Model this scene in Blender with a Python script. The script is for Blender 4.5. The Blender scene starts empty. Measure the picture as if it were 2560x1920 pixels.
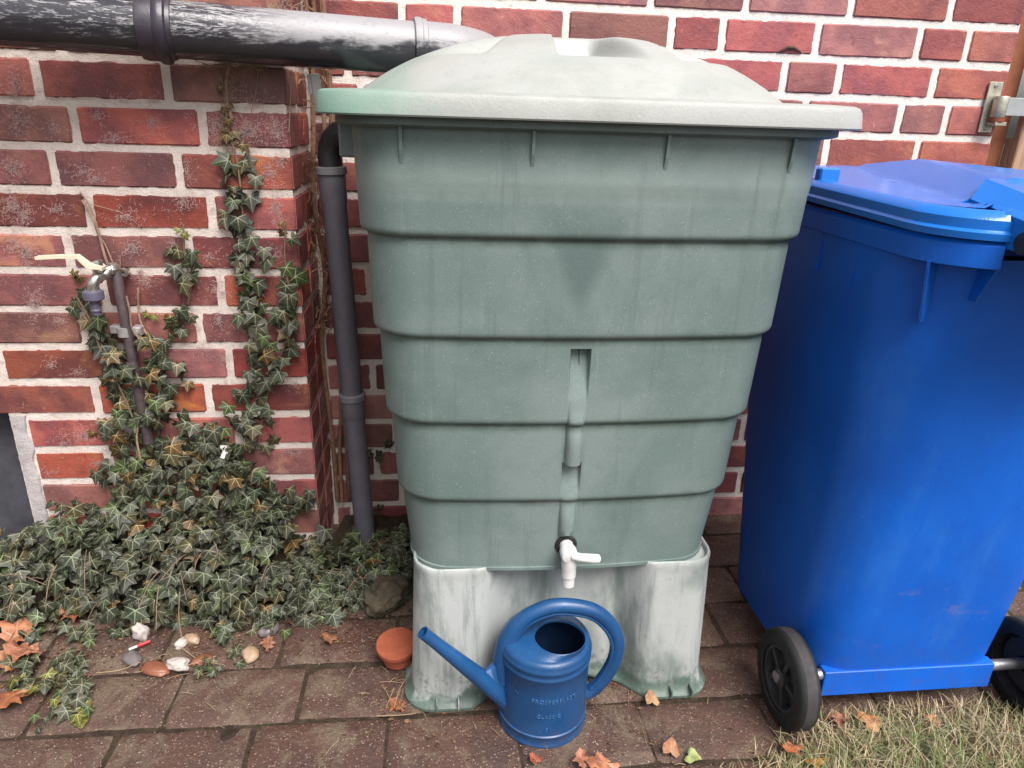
import bpy, math, random
from mathutils import Vector, Matrix, noise as mn
random.seed(7)
sc = bpy.context.scene
COL = sc.collection

# ------------------------------------------------------------------ camera
CAM = Vector((0.30293, -1.63745, 1.16937))
_r = Vector((0.99356, -0.10344, 0.0306)); YAW, PIT, ROL = 0.114374, 0.363309, 0.03269
def cam_axes():
    cy, sy = math.cos(YAW), math.sin(YAW); cp, sp = math.cos(PIT), math.sin(PIT)
    f = Vector((sy*cp, cy*cp, -sp)); r0 = Vector((cy, -sy, 0)); u0 = r0.cross(f)
    cr, sr = math.cos(ROL), math.sin(ROL)
    return r0*cr + u0*sr, u0*cr - r0*sr, f
AR, AU, AF = cam_axes()
cd = bpy.data.cameras.new('camera'); cam = bpy.data.objects.new('camera', cd); COL.objects.link(cam)
cd.sensor_width = 36; cd.lens = 1778.48*36/2560; cd.clip_start = .02; cd.clip_end = 400
m = Matrix((( AR.x, AU.x, -AF.x, CAM.x), (AR.y, AU.y, -AF.y, CAM.y), (AR.z, AU.z, -AF.z, CAM.z), (0,0,0,1)))
cam.matrix_world = m
sc.camera = cam

# ------------------------------------------------------------------ sky, sun, exposure
SUN_EL, SUN_AZ = math.radians(56), math.radians(154)     # azimuth clockwise from +Y
w = bpy.data.worlds.new('World'); sc.world = w; w.use_nodes = True
nt = w.node_tree; bg = nt.nodes['Background']
sky = nt.nodes.new('ShaderNodeTexSky'); sky.sky_type = 'NISHITA'; sky.sun_disc = False
sky.sun_elevation = SUN_EL; sky.sun_rotation = SUN_AZ; sky.dust_density = 4; sky.air_density = 1
hs = nt.nodes.new('ShaderNodeHueSaturation'); hs.inputs['Saturation'].default_value = .28
nt.links.new(sky.outputs[0], hs.inputs['Color']); nt.links.new(hs.outputs[0], bg.inputs[0])
bg.inputs[1].default_value = .054
sd = bpy.data.lights.new('sun', 'SUN'); sun = bpy.data.objects.new('sun', sd); COL.objects.link(sun)
sd.energy = 1.5; sd.angle = math.radians(35); sd.color = (1, .95, .92)
sv = Vector((math.sin(SUN_AZ)*math.cos(SUN_EL), math.cos(SUN_AZ)*math.cos(SUN_EL), math.sin(SUN_EL)))
sun.rotation_euler = sv.to_track_quat('Z', 'Y').to_euler(); sun.location = (0, -3, 4)
vs = sc.view_settings; vs.view_transform = 'Standard'; vs.look = 'None'; vs.gamma = 1; vs.use_curve_mapping = False
vs.exposure = 1.84
sc.cycles.max_bounces = 6

# ------------------------------------------------------------------ helpers
def ray(px, py):                        # used only to read a measured place of the photograph into metres
    return AF + AR*((px-1280)/1778.48) - AU*((py-960)/1778.48)
def hy(px, py, Y):
    d = ray(px, py); return CAM + d*((Y-CAM.y)/d.y)
def hz(px, py, Z):
    d = ray(px, py); return CAM + d*((Z-CAM.z)/d.z)
def tag(o, label=None, cat=None, group=None, kind=None):
    if label: o['label'] = label
    if cat: o['category'] = cat
    if group: o['group'] = group
    if kind: o['kind'] = kind
    return o
def empty(name, loc=(0,0,0), rz=0):
    o = bpy.data.objects.new(name, None); o.empty_display_size = .05; COL.objects.link(o); o.location = loc; o.rotation_euler = (0,0,rz); return o
def link(name, me, parent=None, loc=None):
    o = bpy.data.objects.new(name, me); COL.objects.link(o)
    if parent: o.parent = parent
    if loc is not None: o.location = loc
    return o
def mesh(name, V, F, mat=None, smooth=False, sharp=None):
    me = bpy.data.meshes.new(name); me.from_pydata([tuple(v) for v in V], [], F)
    if mat: me.materials.append(mat)
    if smooth:
        me.polygons.foreach_set('use_smooth', [True]*len(me.polygons))
        if sharp is not None:
            try: me.set_sharp_from_angle(angle=math.radians(sharp))
            except Exception: pass
    me.update(); return me
class B:
    """collects shapes into one mesh"""
    def __init__(s): s.V = []; s.F = []
    def add(s, V, F):
        k = len(s.V); s.V += [tuple(v) for v in V]; s.F += [tuple(i+k for i in f) for f in F]
    def box(s, x0, x1, y0, y1, z0, z1, b=0.0, M=None):
        xs, ys, zs = ([x0, x1], [y0, y1], [z0, z1])
        if b <= 0:
            V = [(x,y,z) for x in xs for y in ys for z in zs]
            F = [(0,1,3,2),(4,6,7,5),(0,4,5,1),(2,3,7,6),(0,2,6,4),(1,5,7,3)]
        else:
            V = []; ids = {}
            for i,x in enumerate(xs):
                for j,y in enumerate(ys):
                    for k,z in enumerate(zs):
                        sx, sy, sz = (1 if i==0 else -1), (1 if j==0 else -1), (1 if k==0 else -1)
                        for a,(dx,dy,dz) in enumerate(((0,b,b),(b,0,b),(b,b,0))):
                            ids[i,j,k,a] = len(V); V.append((x+sx*dx, y+sy*dy, z+sz*dz))
            F = []
            for i in (0,1): F.append([ids[i,j,k,0] for j,k in ((0,0),(0,1),(1,1),(1,0))][::(1 if i==0 else -1)])
            for j in (0,1): F.append([ids[i,j,k,1] for i,k in ((0,0),(1,0),(1,1),(0,1))][::(1 if j==0 else -1)])
            for k in (0,1): F.append([ids[i,j,k,2] for i,j in ((0,0),(0,1),(1,1),(1,0))][::(1 if k==0 else -1)])
            for j in (0,1):
                for k in (0,1): F.append([ids[0,j,k,1], ids[1,j,k,1], ids[1,j,k,2], ids[0,j,k,2]])
            for i in (0,1):
                for k in (0,1): F.append([ids[i,0,k,0], ids[i,1,k,0], ids[i,1,k,2], ids[i,0,k,2]])
            for i in (0,1):
                for j in (0,1): F.append([ids[i,j,0,0], ids[i,j,1,0], ids[i,j,1,1], ids[i,j,0,1]])
            for i in (0,1):
                for j in (0,1):
                    for k in (0,1): F.append([ids[i,j,k,0], ids[i,j,k,1], ids[i,j,k,2]])
        if M is not None: V = [M @ Vector(v) for v in V]
        s.add(V, F)
    def tube(s, pts, rad, n=12, caps=True, sx=1.0):
        pts = [Vector(p) for p in pts]; N = len(pts)
        if not hasattr(rad, '__len__'): rad = [rad]*N
        up = None; V = []
        for i, p in enumerate(pts):
            t = (pts[min(i+1,N-1)] - pts[max(i-1,0)]).normalized()
            if up is None:
                up = Vector((0,0,1)) if abs(t.z) < .9 else Vector((0,1,0))
            a = t.cross(up).normalized(); up = a.cross(t).normalized()
            for k in range(n):
                an = 2*math.pi*k/n
                V.append(p + (a*math.cos(an)*sx + up*math.sin(an))*rad[i])
        F = [(i*n+k, i*n+(k+1)%n, (i+1)*n+(k+1)%n, (i+1)*n+k) for i in range(N-1) for k in range(n)]
        if caps: F += [tuple(range(n))[::-1], tuple((N-1)*n+k for k in range(n))]
        s.add(V, F)
    def lathe(s, prof, axis_o=(0,0,0), axis=(0,0,1), n=32, cap0=True, cap1=True):
        """prof: (r, h) along axis"""
        q = Vector(axis).to_track_quat('Z','Y').to_matrix(); o = Vector(axis_o); V = []
        for r, h in prof:
            for k in range(n):
                an = 2*math.pi*k/n; V.append(o + q @ Vector((r*math.cos(an), r*math.sin(an), h)))
        N = len(prof)
        F = [(i*n+k, i*n+(k+1)%n, (i+1)*n+(k+1)%n, (i+1)*n+k) for i in range(N-1) for k in range(n)]
        if cap0: F.append(tuple(range(n))[::-1])
        if cap1: F.append(tuple((N-1)*n+k for k in range(n)))
        s.add(V, F)
    def rings(s, R, cap0=False, cap1=False):
        n = len(R[0]); V = [v for r in R for v in r]; N = len(R)
        F = [(i*n+k, i*n+(k+1)%n, (i+1)*n+(k+1)%n, (i+1)*n+k) for i in range(N-1) for k in range(n)]
        if cap0: F.append(tuple(range(n))[::-1])
        if cap1: F.append(tuple((N-1)*n+k for k in range(n)))
        s.add(V, F)
    def build(s, name, mat, parent=None, smooth=True, sharp=35):
        return link(name, mesh(name, s.V, s.F, mat, smooth, sharp), parent)
def bez(pts, n=8):
    """Catmull-Rom through points"""
    P = [Vector(p) for p in pts]; P = [P[0]*2-P[1]] + P + [P[-1]*2-P[-2]]; out = []
    for i in range(1, len(P)-2):
        for k in range(n):
            t = k/n; a,b,c,d = P[i-1],P[i],P[i+1],P[i+2]
            out.append(.5*((2*b)+(c-a)*t+(2*a-5*b+4*c-d)*t*t+(3*b-a-3*c+d)*t*t*t))
    out.append(P[-2]); return out
def sstep(a, b, x):
    t = max(0, min(1, (x-a)/(b-a))); return t*t*(3-2*t)

# ------------------------------------------------------------------ materials
class NT:
    def __init__(s, name):
        s.m = bpy.data.materials.new(name); s.m.use_nodes = True; s.t = s.m.node_tree
        s.b = s.t.nodes['Principled BSDF']; s.geo = s.t.nodes.new('ShaderNodeNewGeometry'); s.pos = s.geo.outputs['Position']
        s.oi = s.t.nodes.new('ShaderNodeObjectInfo')
    def n(s, ty): return s.t.nodes.new(ty)
    def L(s, a, b): s.t.links.new(a, b)
    def put(s, sock, v):
        if hasattr(v, 'is_output') or isinstance(v, bpy.types.NodeSocket): s.L(v, sock)
        else: sock.default_value = v
    def noise(s, scale, detail=4, rough=.55, vec=None, dist=0.0, out='Fac'):
        n = s.n('ShaderNodeTexNoise'); n.inputs['Scale'].default_value = scale; n.inputs['Detail'].default_value = detail
        n.inputs['Roughness'].default_value = rough; n.inputs['Distortion'].default_value = dist
        s.L(vec if vec is not None else s.pos, n.inputs['Vector']); return n.outputs[out]
    def voro(s, scale, vec=None, out='Distance', feature='F1'):
        n = s.n('ShaderNodeTexVoronoi'); n.feature = feature; n.inputs['Scale'].default_value = scale
        s.L(vec if vec is not None else s.pos, n.inputs['Vector']); return n.outputs[out]
    def math(s, op, a, b=0.0, c=0.0, clamp=False):
        n = s.n('ShaderNodeMath'); n.operation = op; n.use_clamp = clamp
        s.put(n.inputs[0], a); s.put(n.inputs[1], b)
        if op in ('MULTIPLY_ADD','SMOOTH_MIN'): s.put(n.inputs[2], c)
        return n.outputs[0]
    def map(s, v, a, b, c=0.0, d=1.0):
        n = s.n('ShaderNodeMapRange'); n.interpolation_type = 'SMOOTHSTEP'
        s.put(n.inputs[0], v); n.inputs[1].default_value = a; n.inputs[2].default_value = b
        n.inputs[3].default_value = c; n.inputs[4].default_value = d; return n.outputs[0]
    def mix(s, f, a, b, mode='MIX'):
        n = s.n('ShaderNodeMix'); n.data_type = 'RGBA'; n.blend_type = mode
        s.put(n.inputs[0], f)
        for k, v in ((6,a),(7,b)):
            if isinstance(v, (tuple, list)): n.inputs[k].default_value = (v[0], v[1], v[2], 1)
            else: s.L(v, n.inputs[k])
        return n.outputs[2]
    def xyz(s, vec=None):
        n = s.n('ShaderNodeSeparateXYZ'); s.L(vec if vec is not None else s.pos, n.inputs[0]); return n.outputs
    def vec(s, scale=(1,1,1), base=None, add=None):
        n = s.n('ShaderNodeVectorMath'); n.operation = 'MULTIPLY'; s.L(base if base is not None else s.pos, n.inputs[0]); n.inputs[1].default_value = scale
        o = n.outputs[0]
        if add is not None:
            a = s.n('ShaderNodeVectorMath'); a.operation = 'ADD'; s.L(o, a.inputs[0]); s.L(add, a.inputs[1]); o = a.outputs[0]
        return o
    def bump(s, h, dist=.002, strength=1.0):
        n = s.n('ShaderNodeBump'); n.inputs['Strength'].default_value = strength; n.inputs['Distance'].default_value = dist
        s.L(h, n.inputs['Height']); s.L(n.outputs[0], s.b.inputs['Normal']); return s
    def done(s, col, rough=.6, metal=0.0, spec=.5, coat=0.0):
        if isinstance(col, (tuple, list)): s.b.inputs['Base Color'].default_value = (*col[:3], 1)
        else: s.L(col, s.b.inputs['Base Color'])
        s.put(s.b.inputs['Roughness'], rough); s.b.inputs['Metallic'].default_value = metal
        s.b.inputs['Specular IOR Level'].default_value = spec; s.b.inputs['Coat Weight'].default_value = coat
        return s.m

def m_brick(name, dark, red, orange, scl_off=(0,0,0), soot=.35):
    n = NT(name)
    rnd = n.math('MULTIPLY', n.oi.outputs['Random'], 37.0)
    cv = n.n('ShaderNodeCombineXYZ'); n.L(rnd, cv.inputs[0]); n.L(rnd, cv.inputs[1])
    pv = n.vec((1,1,1), add=cv.outputs[0])
    c = n.mix(n.map(n.noise(9, 3, .6, pv), .38, .62), red, dark)
    c = n.mix(n.map(n.noise(6, 4, .6, n.vec((1,1,1.6), pv), .6), .55, .72, 0, .8), c, orange)
    # tone of the individual brick
    t = n.map(n.math('FRACT', n.math('MULTIPLY', n.oi.outputs['Random'], 7.31)), 0, 1, .74, 1.34)
    hsv = n.n('ShaderNodeHueSaturation'); n.L(c, hsv.inputs['Color']); n.L(t, hsv.inputs['Value'])
    n.L(n.map(n.math('FRACT', n.math('MULTIPLY', n.oi.outputs['Random'], 13.7)), 0, 1, .493, .509), hsv.inputs['Hue'])
    n.L(n.map(n.math('FRACT', n.math('MULTIPLY', n.oi.outputs['Random'], 5.3)), 0, 1, .82, 1.08), hsv.inputs['Saturation'])
    c = hsv.outputs[0]
    c = n.mix(n.map(n.noise(28, 5, .7, pv), .56, .75, 0, .55), c, (dark[0]*.45, dark[1]*.45, dark[2]*.6))
    c = n.mix(n.map(n.noise(14, 6, .75, pv, 1.5), .60, .74, 0, soot), c, (.16,.07,.085))
    c = n.mix(n.map(n.voro(160, pv), .0, .22, .45, 0), c, (.03,.015,.015))
    c = n.mix(n.map(n.noise(45, 3, .6, pv, 2), .66, .74, 0, .35), c, (.62,.42,.38))
    n.bump(n.math('ADD', n.math('MULTIPLY', n.noise(40, 6, .7), 1.0), n.math('MULTIPLY', n.noise(260, 3, .6), .35)), .0035, .8)
    return n.done(c, n.map(n.noise(30, 3), .3, .7, .38, .62), spec=.45)
BRICK_L = m_brick('brick_red', (.155,.042,.042), (.29,.072,.055), (.39,.15,.07), soot=.5)
BRICK_R = m_brick('brick_salmon', (.195,.058,.060), (.295,.092,.080), (.36,.145,.10), soot=.6)
def m_mortar(name, a, b, dirt):
    n = NT(name)
    c = n.mix(n.map(n.noise(11, 5, .65), .35, .65), a, b)
    c = n.mix(n.map(n.noise(30, 6, .7), .56, .74, 0, .7), c, dirt)
    c = n.mix(n.map(n.voro(220), .0, .28, .5, 0), c, (dirt[0]*.4, dirt[1]*.4, dirt[2]*.4))
    n.bump(n.math('ADD', n.noise(70, 6, .75), n.math('MULTIPLY', n.noise(300, 2), .4)), .004, .9)
    return n.done(c, .85, spec=.2)
MORT_L = m_mortar('mortar_cream', (.66,.575,.52), (.57,.49,.44), (.32,.26,.22))
MORT_R = m_mortar('mortar_pale', (.78,.70,.64), (.72,.645,.585), (.48,.41,.36))
PLASTER = m_mortar('plaster_white', (.46,.42,.42), (.36,.33,.33), (.20,.17,.17))

def m_green(name, base, pale, streak=0.0, pale_lo=.4, pale_hi=.7, rough=.55, vs_=(1,1,1), spec=.4):
    n = NT(name)
    f = n.map(n.noise(3.2, 5, .6, n.vec(vs_), .4), pale_lo, pale_hi)
    c = n.mix(f, base, pale)
    c = n.mix(n.map(n.noise(26, 5, .7), .5, .8, 0, .25), c, (base[0]*.6, base[1]*.62, base[2]*.6))
    c = n.mix(n.map(n.noise(420, 2, .6), .62, .72, 0, .35), c, (.05,.07,.065))
    c = n.mix(n.map(n.noise(380, 2, .6, n.vec((1,1.1,.9))), .62, .74, 0, .3), c, (.5,.56,.54))
    c = n.mix(n.map(n.noise(7, 6, .7, n.vec((3,3,.5))), .55, .75, 0, .22), c, pale)
    return n, c
def body_mat():
    n, c = m_green('barrel_green', (.108,.153,.141), (.168,.213,.203), pale_lo=.35, pale_hi=.7)
    # chalky bloom that starts under the ribs, with an uneven lower edge, and the dark wet run above the tap channel
    x, y, z = n.xyz()
    zz = n.math('ADD', z, n.map(n.noise(30, 4, .7, n.vec((1,1,.1))), .2, .8, -.006, .006))
    band = n.math('MULTIPLY', n.map(zz, 1.028, 1.060), n.map(zz, 1.12, 1.07))
    c = n.mix(n.math('MULTIPLY', band, n.map(n.noise(8, 3), .3, .6, .25, .5)), c, (.27,.33,.31))
    dx = n.math('ABSOLUTE', n.math('SUBTRACT', x, .545))
    run = n.math('MULTIPLY', n.map(n.math('SUBTRACT', dx, n.math('MULTIPLY', n.math('SUBTRACT', z, .84), .42)), .012, -.028), n.math('MULTIPLY', n.map(z, .82, .90), n.map(z, 1.05, .95)))
    c = n.mix(n.math('MULTIPLY', run, .7), c, (.07,.105,.10))
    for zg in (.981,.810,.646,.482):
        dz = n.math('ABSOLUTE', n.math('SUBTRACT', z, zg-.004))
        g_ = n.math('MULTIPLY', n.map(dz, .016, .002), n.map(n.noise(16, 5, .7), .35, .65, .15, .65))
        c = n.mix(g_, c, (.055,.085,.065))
    runs = n.map(n.noise(30, 4, .7, n.vec((1,.3,.055))), .56, .70, 0, .32)
    c = n.mix(runs, c, (.075,.105,.10))
    runs2 = n.map(n.noise(42, 4, .7, n.vec((1,.3,.05), add=None)), .60, .72, 0, .22)
    c = n.mix(runs2, c, (.24,.285,.27))
    n.bump(n.math('ADD', n.math('MULTIPLY', n.noise(300, 3, .6), .4), n.noise(25, 3)), .0012, .55)
    return n.done(c, n.map(n.noise(12, 4), .3, .7, .42, .58), spec=.45)
BODY = body_mat()
def lid_mat():
    n, c = m_green('lid_bleached', (.25,.265,.245), (.33,.335,.318), pale_lo=.25, pale_hi=.55)
    x, y, z = n.xyz()
    f = n.map(n.math('ADD', x, n.map(n.noise(9, 4), .2, .8, -.07, .07)), .10, .34, .85, 0)   # least bleached under the wall on the left
    c = n.mix(f, c, (.13,.25,.19))
    c = n.mix(n.map(n.noise(5, 5, .7, n.vec((1,1,3))), .5, .75, 0, .4), c, (.25,.31,.275))
    n.bump(n.noise(200, 3, .6), .0008, .5)
    return n.done(c, .48, spec=.45)
LID = lid_mat()
def stand_mat():
    n = NT('stand_weathered')
    x, y, z = n.xyz()
    st = n.noise(6, 5, .6, n.vec((1,1,.42)), .5)
    c = n.mix(n.map(st, .36, .54), (.15,.185,.17), (.38,.40,.39))
    c = n.mix(n.map(n.noise(26, 5, .7, n.vec((1,1,.10))), .50, .70, 0, .6), c, (.12,.145,.135))
    low = n.map(n.math('ADD', z, n.map(n.noise(22, 4), .2, .8, -.03, .03)), .050, .015)
    c = n.mix(low, c, (.085,.125,.105))
    c = n.mix(n.map(n.noise(90, 5, .8), .60, .72, 0, .6), c, (.10,.11,.09))
    c = n.mix(n.math('MULTIPLY', n.map(z, .10, .06), n.map(n.noise(70, 5, .8), .5, .66, 0, .6)), c, (.07,.06,.045))
    n.bump(n.noise(120, 4, .6), .001, .5)
    return n.done(c, .5, spec=.4)
STAND = stand_mat()
def plain(name, col, rough=.5, metal=0, spec=.5, var=.25, sc_=25, bump=.0008, coat=0, grit=0.0):
    n = NT(name)
    c = n.mix(n.map(n.noise(sc_, 5, .65), .3, .75), col, tuple(v*(1-var) for v in col))
    if grit: c = n.mix(n.map(n.noise(500, 2, .6), .58, .72, 0, grit), c, tuple(min(1, v*1.9+.02) for v in col))
    n.bump(n.noise(sc_*8, 3, .6), bump, .5)
    return n.done(c, n.map(n.noise(sc_*1.7, 4), .3, .7, rough*.85, rough*1.15), metal, spec, coat)
BIN = NT('bin_blue')
_c = BIN.mix(BIN.map(BIN.noise(5, 4), .35, .7), (.003,.110,.56), (.004,.090,.48))
_c = BIN.mix(BIN.map(BIN.noise(430, 2, .6), .56, .74, 0, .45), _c, (.010,.19,.68))
_x, _y, _z = BIN.xyz()
_c = BIN.mix(BIN.math('MULTIPLY', BIN.map(_z, .45, .30), BIN.map(BIN.noise(11, 6, .75, BIN.vec((1,1,2.2))), .60, .74, 0, .30)), _c, (.20,.16,.24))
_c = BIN.mix(BIN.map(BIN.noise(60, 3, .8, None, 1.2), .735, .77, 0, .55), _c, (.45,.5,.65))
_c = BIN.mix(BIN.map(BIN.noise(3.5, 6, .7, BIN.vec((2.2,2.2,.8))), .50, .72, 0, .22), _c, (.05,.22,.60))
_c = BIN.mix(BIN.math('MULTIPLY', BIN.map(_z, .30, .06), BIN.map(BIN.noise(30, 6, .8), .45, .70, 0, .30)), _c, (.07,.06,.06))
BIN.bump(BIN.math('ADD', BIN.math('MULTIPLY', BIN.noise(520, 2), .5), BIN.noise(18, 3)), .0012, .45)
BIN = BIN.done(_c, .42, spec=.4)
BINLID = NT('bin_lid_blue')
_c = BINLID.mix(BINLID.map(BINLID.noise(5, 4), .35, .7), (.010,.15,.56), (.010,.13,.50))
_c = BINLID.mix(BINLID.map(BINLID.noise(14, 6, .7), .58, .76, 0, .3), _c, (.12,.22,.50))
BINLID.bump(BINLID.noise(300, 2), .0006, .4)
BINLID = BINLID.done(_c, .22, spec=.6)
CANB = plain('can_blue', (.008,.060,.17), .36, spec=.5, var=.3, sc_=14, grit=.35)
_n = NT('can_blue_dusty'); _c = _n.mix(_n.map(_n.noise(14, 5), .3, .75), (.008,.062,.18), (.006,.044,.13))
_x, _y, _z = _n.xyz(); _c = _n.mix(_n.math('MULTIPLY', _n.map(_z, .07, .005), _n.map(_n.noise(60, 5, .75), .4, .7, 0, .5)), _c, (.10,.07,.055))
_c = _n.mix(_n.map(_n.noise(30, 6, .8, _n.vec((1,1,.4))), .56, .74, 0, .25), _c, (.09,.14,.22)); _c = _n.mix(_n.map(_n.noise(500, 2), .60, .72, 0, .3), _c, (.03,.13,.30))
_n.bump(_n.noise(300, 3), .0006, .5); CANB = _n.done(_c, _n.map(_n.noise(20, 4), .3, .7, .30, .48), spec=.5)
CANL = plain('can_blue_highlight', (.04,.12,.28), .4)  # lighter blue for the raised letters: their highlights painted into the colour
CAN_IN = plain('can_inside', (.004,.02,.07), .6)
WHITE = plain("white_plastic", (.58,.58,.565), .35, var=.05)
BLACKR = plain('black_rubber', (.009,.009,.010), .7, var=.4)
BLACKP = plain('black_plastic', (.018,.018,.02), .4, var=.3)
RIM = plain('wheel_grey', (.035,.034,.037), .5, var=.3)
TREAD = plain('tyre_tread', (.038,.035,.036), .75, var=.35)
STEEL = plain('axle_steel', (.42,.41,.43), .38, metal=.8, var=.3)
CHROME = plain('tap_nickel', (.62,.58,.53), .25, metal=.9, var=.3, sc_=60)
CREAM = plain('lever_cream', (.60,.56,.43), .45, var=.1)
LILAC = plain('connector_grey', (.10,.09,.135), .55, var=.2)
RUSTP = plain('iron_pipe', (.075,.05,.055), .6, var=.5, sc_=70)
CLAMP = plain('clamp_zinc', (.36,.34,.34), .5, metal=.4, var=.3, sc_=60)
PIPEG = plain('pvc_grey', (.115,.108,.128), .5, var=.2, grit=.2)
PIPEC = plain('pvc_collar', (.15,.14,.15), .5, var=.2)
BRASS = plain('hinge_zinc', (.52,.50,.40), .4, metal=.6, var=.35, sc_=50)
STRAP = plain('galvanised', (.38,.40,.40), .42, metal=.35, var=.15)
TERRA = plain('terracotta', (.32,.085,.045), .8, var=.25, sc_=60, spec=.2, bump=.001)
REDST = plain('red_plastic', (.45,.02,.03), .4)
BROWNP = plain('stained_post', (.30,.10,.045), .7, var=.35, sc_=20)
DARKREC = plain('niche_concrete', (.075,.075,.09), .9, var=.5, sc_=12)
def dpipe():
    n = NT('drain_pipe_paint')
    v = n.vec((1.0,46,46))
    s1 = n.map(n.noise(5.0, 7, .72, v, .9), .50, .56)
    x, y, z = n.xyz()
    # scuffed pale paint: more of it towards the bend, and only on the weather side (upper half)
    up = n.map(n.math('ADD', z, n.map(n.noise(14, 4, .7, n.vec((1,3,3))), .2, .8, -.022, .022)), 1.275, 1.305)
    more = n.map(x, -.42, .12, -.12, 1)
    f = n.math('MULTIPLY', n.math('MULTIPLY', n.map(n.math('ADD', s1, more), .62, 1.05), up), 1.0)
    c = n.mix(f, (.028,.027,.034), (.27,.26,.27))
    c = n.mix(n.map(n.noise(60, 5, .8), .58, .68, 0, .5), c, (.05,.045,.055))
    n.bump(n.math('ADD', f, n.noise(90, 3)), .0007, .5)
    return n.done(c, n.map(f, 0, 1, .16, .5), spec=.6)
DPIPE = dpipe()
def wood():
    n = NT('gate_wood')
    g = n.noise(14, 6, .7, n.vec((9,9,.7)), .8)
    c = n.mix(n.map(g, .35, .65), (.42,.27,.17), (.28,.165,.10))
    c = n.mix(n.map(n.noise(4, 3), .4, .7, 0, .5), c, (.44,.33,.26))
    n.bump(g, .002, .6); return n.done(c, .7, spec=.25)
WOOD = wood()
def paver_mat():
    n = NT('paver_concrete')
    rnd = n.oi.outputs['Random']
    cv = n.n('ShaderNodeCombineXYZ'); n.L(n.math('MULTIPLY', rnd, 19.0), cv.inputs[0]); pv = n.vec((1,1,1), add=cv.outputs[0])
    c = n.mix(n.map(n.noise(7, 5, .65, pv), .36, .64), (.098,.047,.034), (.066,.037,.031))
    c = n.mix(n.map(rnd, .2, .9, 0, .55), c, (.105,.062,.046))
    c = n.mix(n.map(n.noise(8, 7, .72, None, 1.2), .47, .62, 0, .8), c, (.155,.115,.080))      # worn, mossy-tan patches
    c = n.mix(n.map(n.noise(16, 6, .75, n.vec((1,1.2,1))), .56, .70, 0, .6), c, (.050,.042,.022))
    c = n.mix(n.map(n.noise(150, 4, .8), .54, .68, 0, .75), c, (.028,.017,.015))
    sp = n.voro(190, out='Distance'); cc = n.voro(190, out='Color'); r = n.n('ShaderNodeSeparateColor'); n.L(cc, r.inputs[0])
    f = n.math('MULTIPLY', n.map(sp, .42, .28), n.map(r.outputs[0], .5, .8))
    c = n.mix(n.math('MULTIPLY', f, .8), c, n.mix(r.outputs[1], (.40,.28,.23), (.15,.06,.04)))
    f2 = n.math('MULTIPLY', n.map(n.voro(95), .16, .10), n.map(n.noise(9, 2), .5, .6))
    c = n.mix(n.math('MULTIPLY', f2, .8), c, (.5,.42,.38))
    n.bump(n.math('ADD', n.math('MULTIPLY', n.noise(110, 6, .8), 1.0), n.math('MULTIPLY', f, .3)), .0045, 1)
    return n.done(c, n.map(n.noise(14, 5, .7), .38, .62, .20, .60), spec=.5)
PAVER = paver_mat()
def soil_mat():
    n = NT('soil')
    c = n.mix(n.map(n.noise(30, 6, .75), .35, .65), (.035,.022,.016), (.080,.055,.038))
    c = n.mix(n.map(n.noise(12, 5, .7), .52, .7, 0, .8), c, (.045,.055,.015))
    n.bump(n.noise(90, 6, .8), .01, 1); return n.done(c, .85, spec=.2)
SOIL = soil_mat()

# ------------------------------------------------------------------ leaf material: pale veins are drawn from the leaf's own coordinates (uv)
def leaf_mat(name, g1, g2, vein, vw=.022, rough=.38):
    n = NT(name)
    uv = n.n('ShaderNodeUVMap').outputs[0]
    u = n.xyz(uv); X = n.math('SUBTRACT', u[0], .5); Y = n.math('SUBTRACT', u[1], .30)
    tot = None
    for ang, ln in ((90,.68),(38,.5),(142,.5),(-22,.42),(202,.42)):
        a = math.radians(ang); cx, cy = math.cos(a), math.sin(a)
        along = n.math('ADD', n.math('MULTIPLY', X, cx), n.math('MULTIPLY', Y, cy))
        d = n.math('ABSOLUTE', n.math('SUBTRACT', n.math('MULTIPLY', X, cy), n.math('MULTIPLY', Y, cx)))
        # width tapers along the vein
        wv = n.math('MAXIMUM', n.math('SUBTRACT', vw, n.math('MULTIPLY', along, vw*1.25)), .0)
        f = n.math('MULTIPLY', n.math('MULTIPLY', n.math('LESS_THAN', d, wv), n.math('GREATER_THAN', along, 0)), n.math('LESS_THAN', along, ln))
        # side veinlets: stripes slanting off this vein
        sv_ = n.math('ABSOLUTE', n.math('SUBTRACT', n.math('FRACT', n.math('MULTIPLY', n.math('SUBTRACT', along, n.math('MULTIPLY', d, .9)), 7.0)), .5))
        f2 = n.math('MULTIPLY', n.math('MULTIPLY', n.math('GREATER_THAN', sv_, .455), n.math('LESS_THAN', d, .10)), n.math('MULTIPLY', n.math('GREATER_THAN', along, .1), .45))
        f = n.math('MAXIMUM', f, f2)
        tot = f if tot is None else n.math('MAXIMUM', tot, f)
    at = n.n('ShaderNodeAttribute'); at.attribute_name = 'tint'
    c = n.mix(n.map(n.noise(60, 3), .35, .65), g1, g2)
    c = n.mix(1.0, c, at.outputs['Color'], 'MULTIPLY')
    c = n.mix(n.math('MULTIPLY', tot, .9), c, n.mix(1.0, vein, n.mix(.5, at.outputs['Color'], (1,1,1)), 'MULTIPLY'))
    n.bump(n.math('SUBTRACT', n.noise(120, 2), n.math('MULTIPLY', tot, .6)), .0012, .6)
    m = n.done(c, rough, spec=.35)
    return m
IVY = leaf_mat('ivy_leaf', (.040,.039,.019), (.023,.026,.013), (.20,.205,.13), rough=.5)
DEADLEAF = leaf_mat('dry_leaf', (.25,.145,.095), (.15,.080,.052), (.28,.20,.14), vw=.016, rough=.55)
STEM = plain('stem_brown', (.20,.13,.085), .75, var=.4, sc_=80)
ROOT = plain('root_pale', (.34,.22,.155), .8, var=.5, sc_=60)
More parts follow.
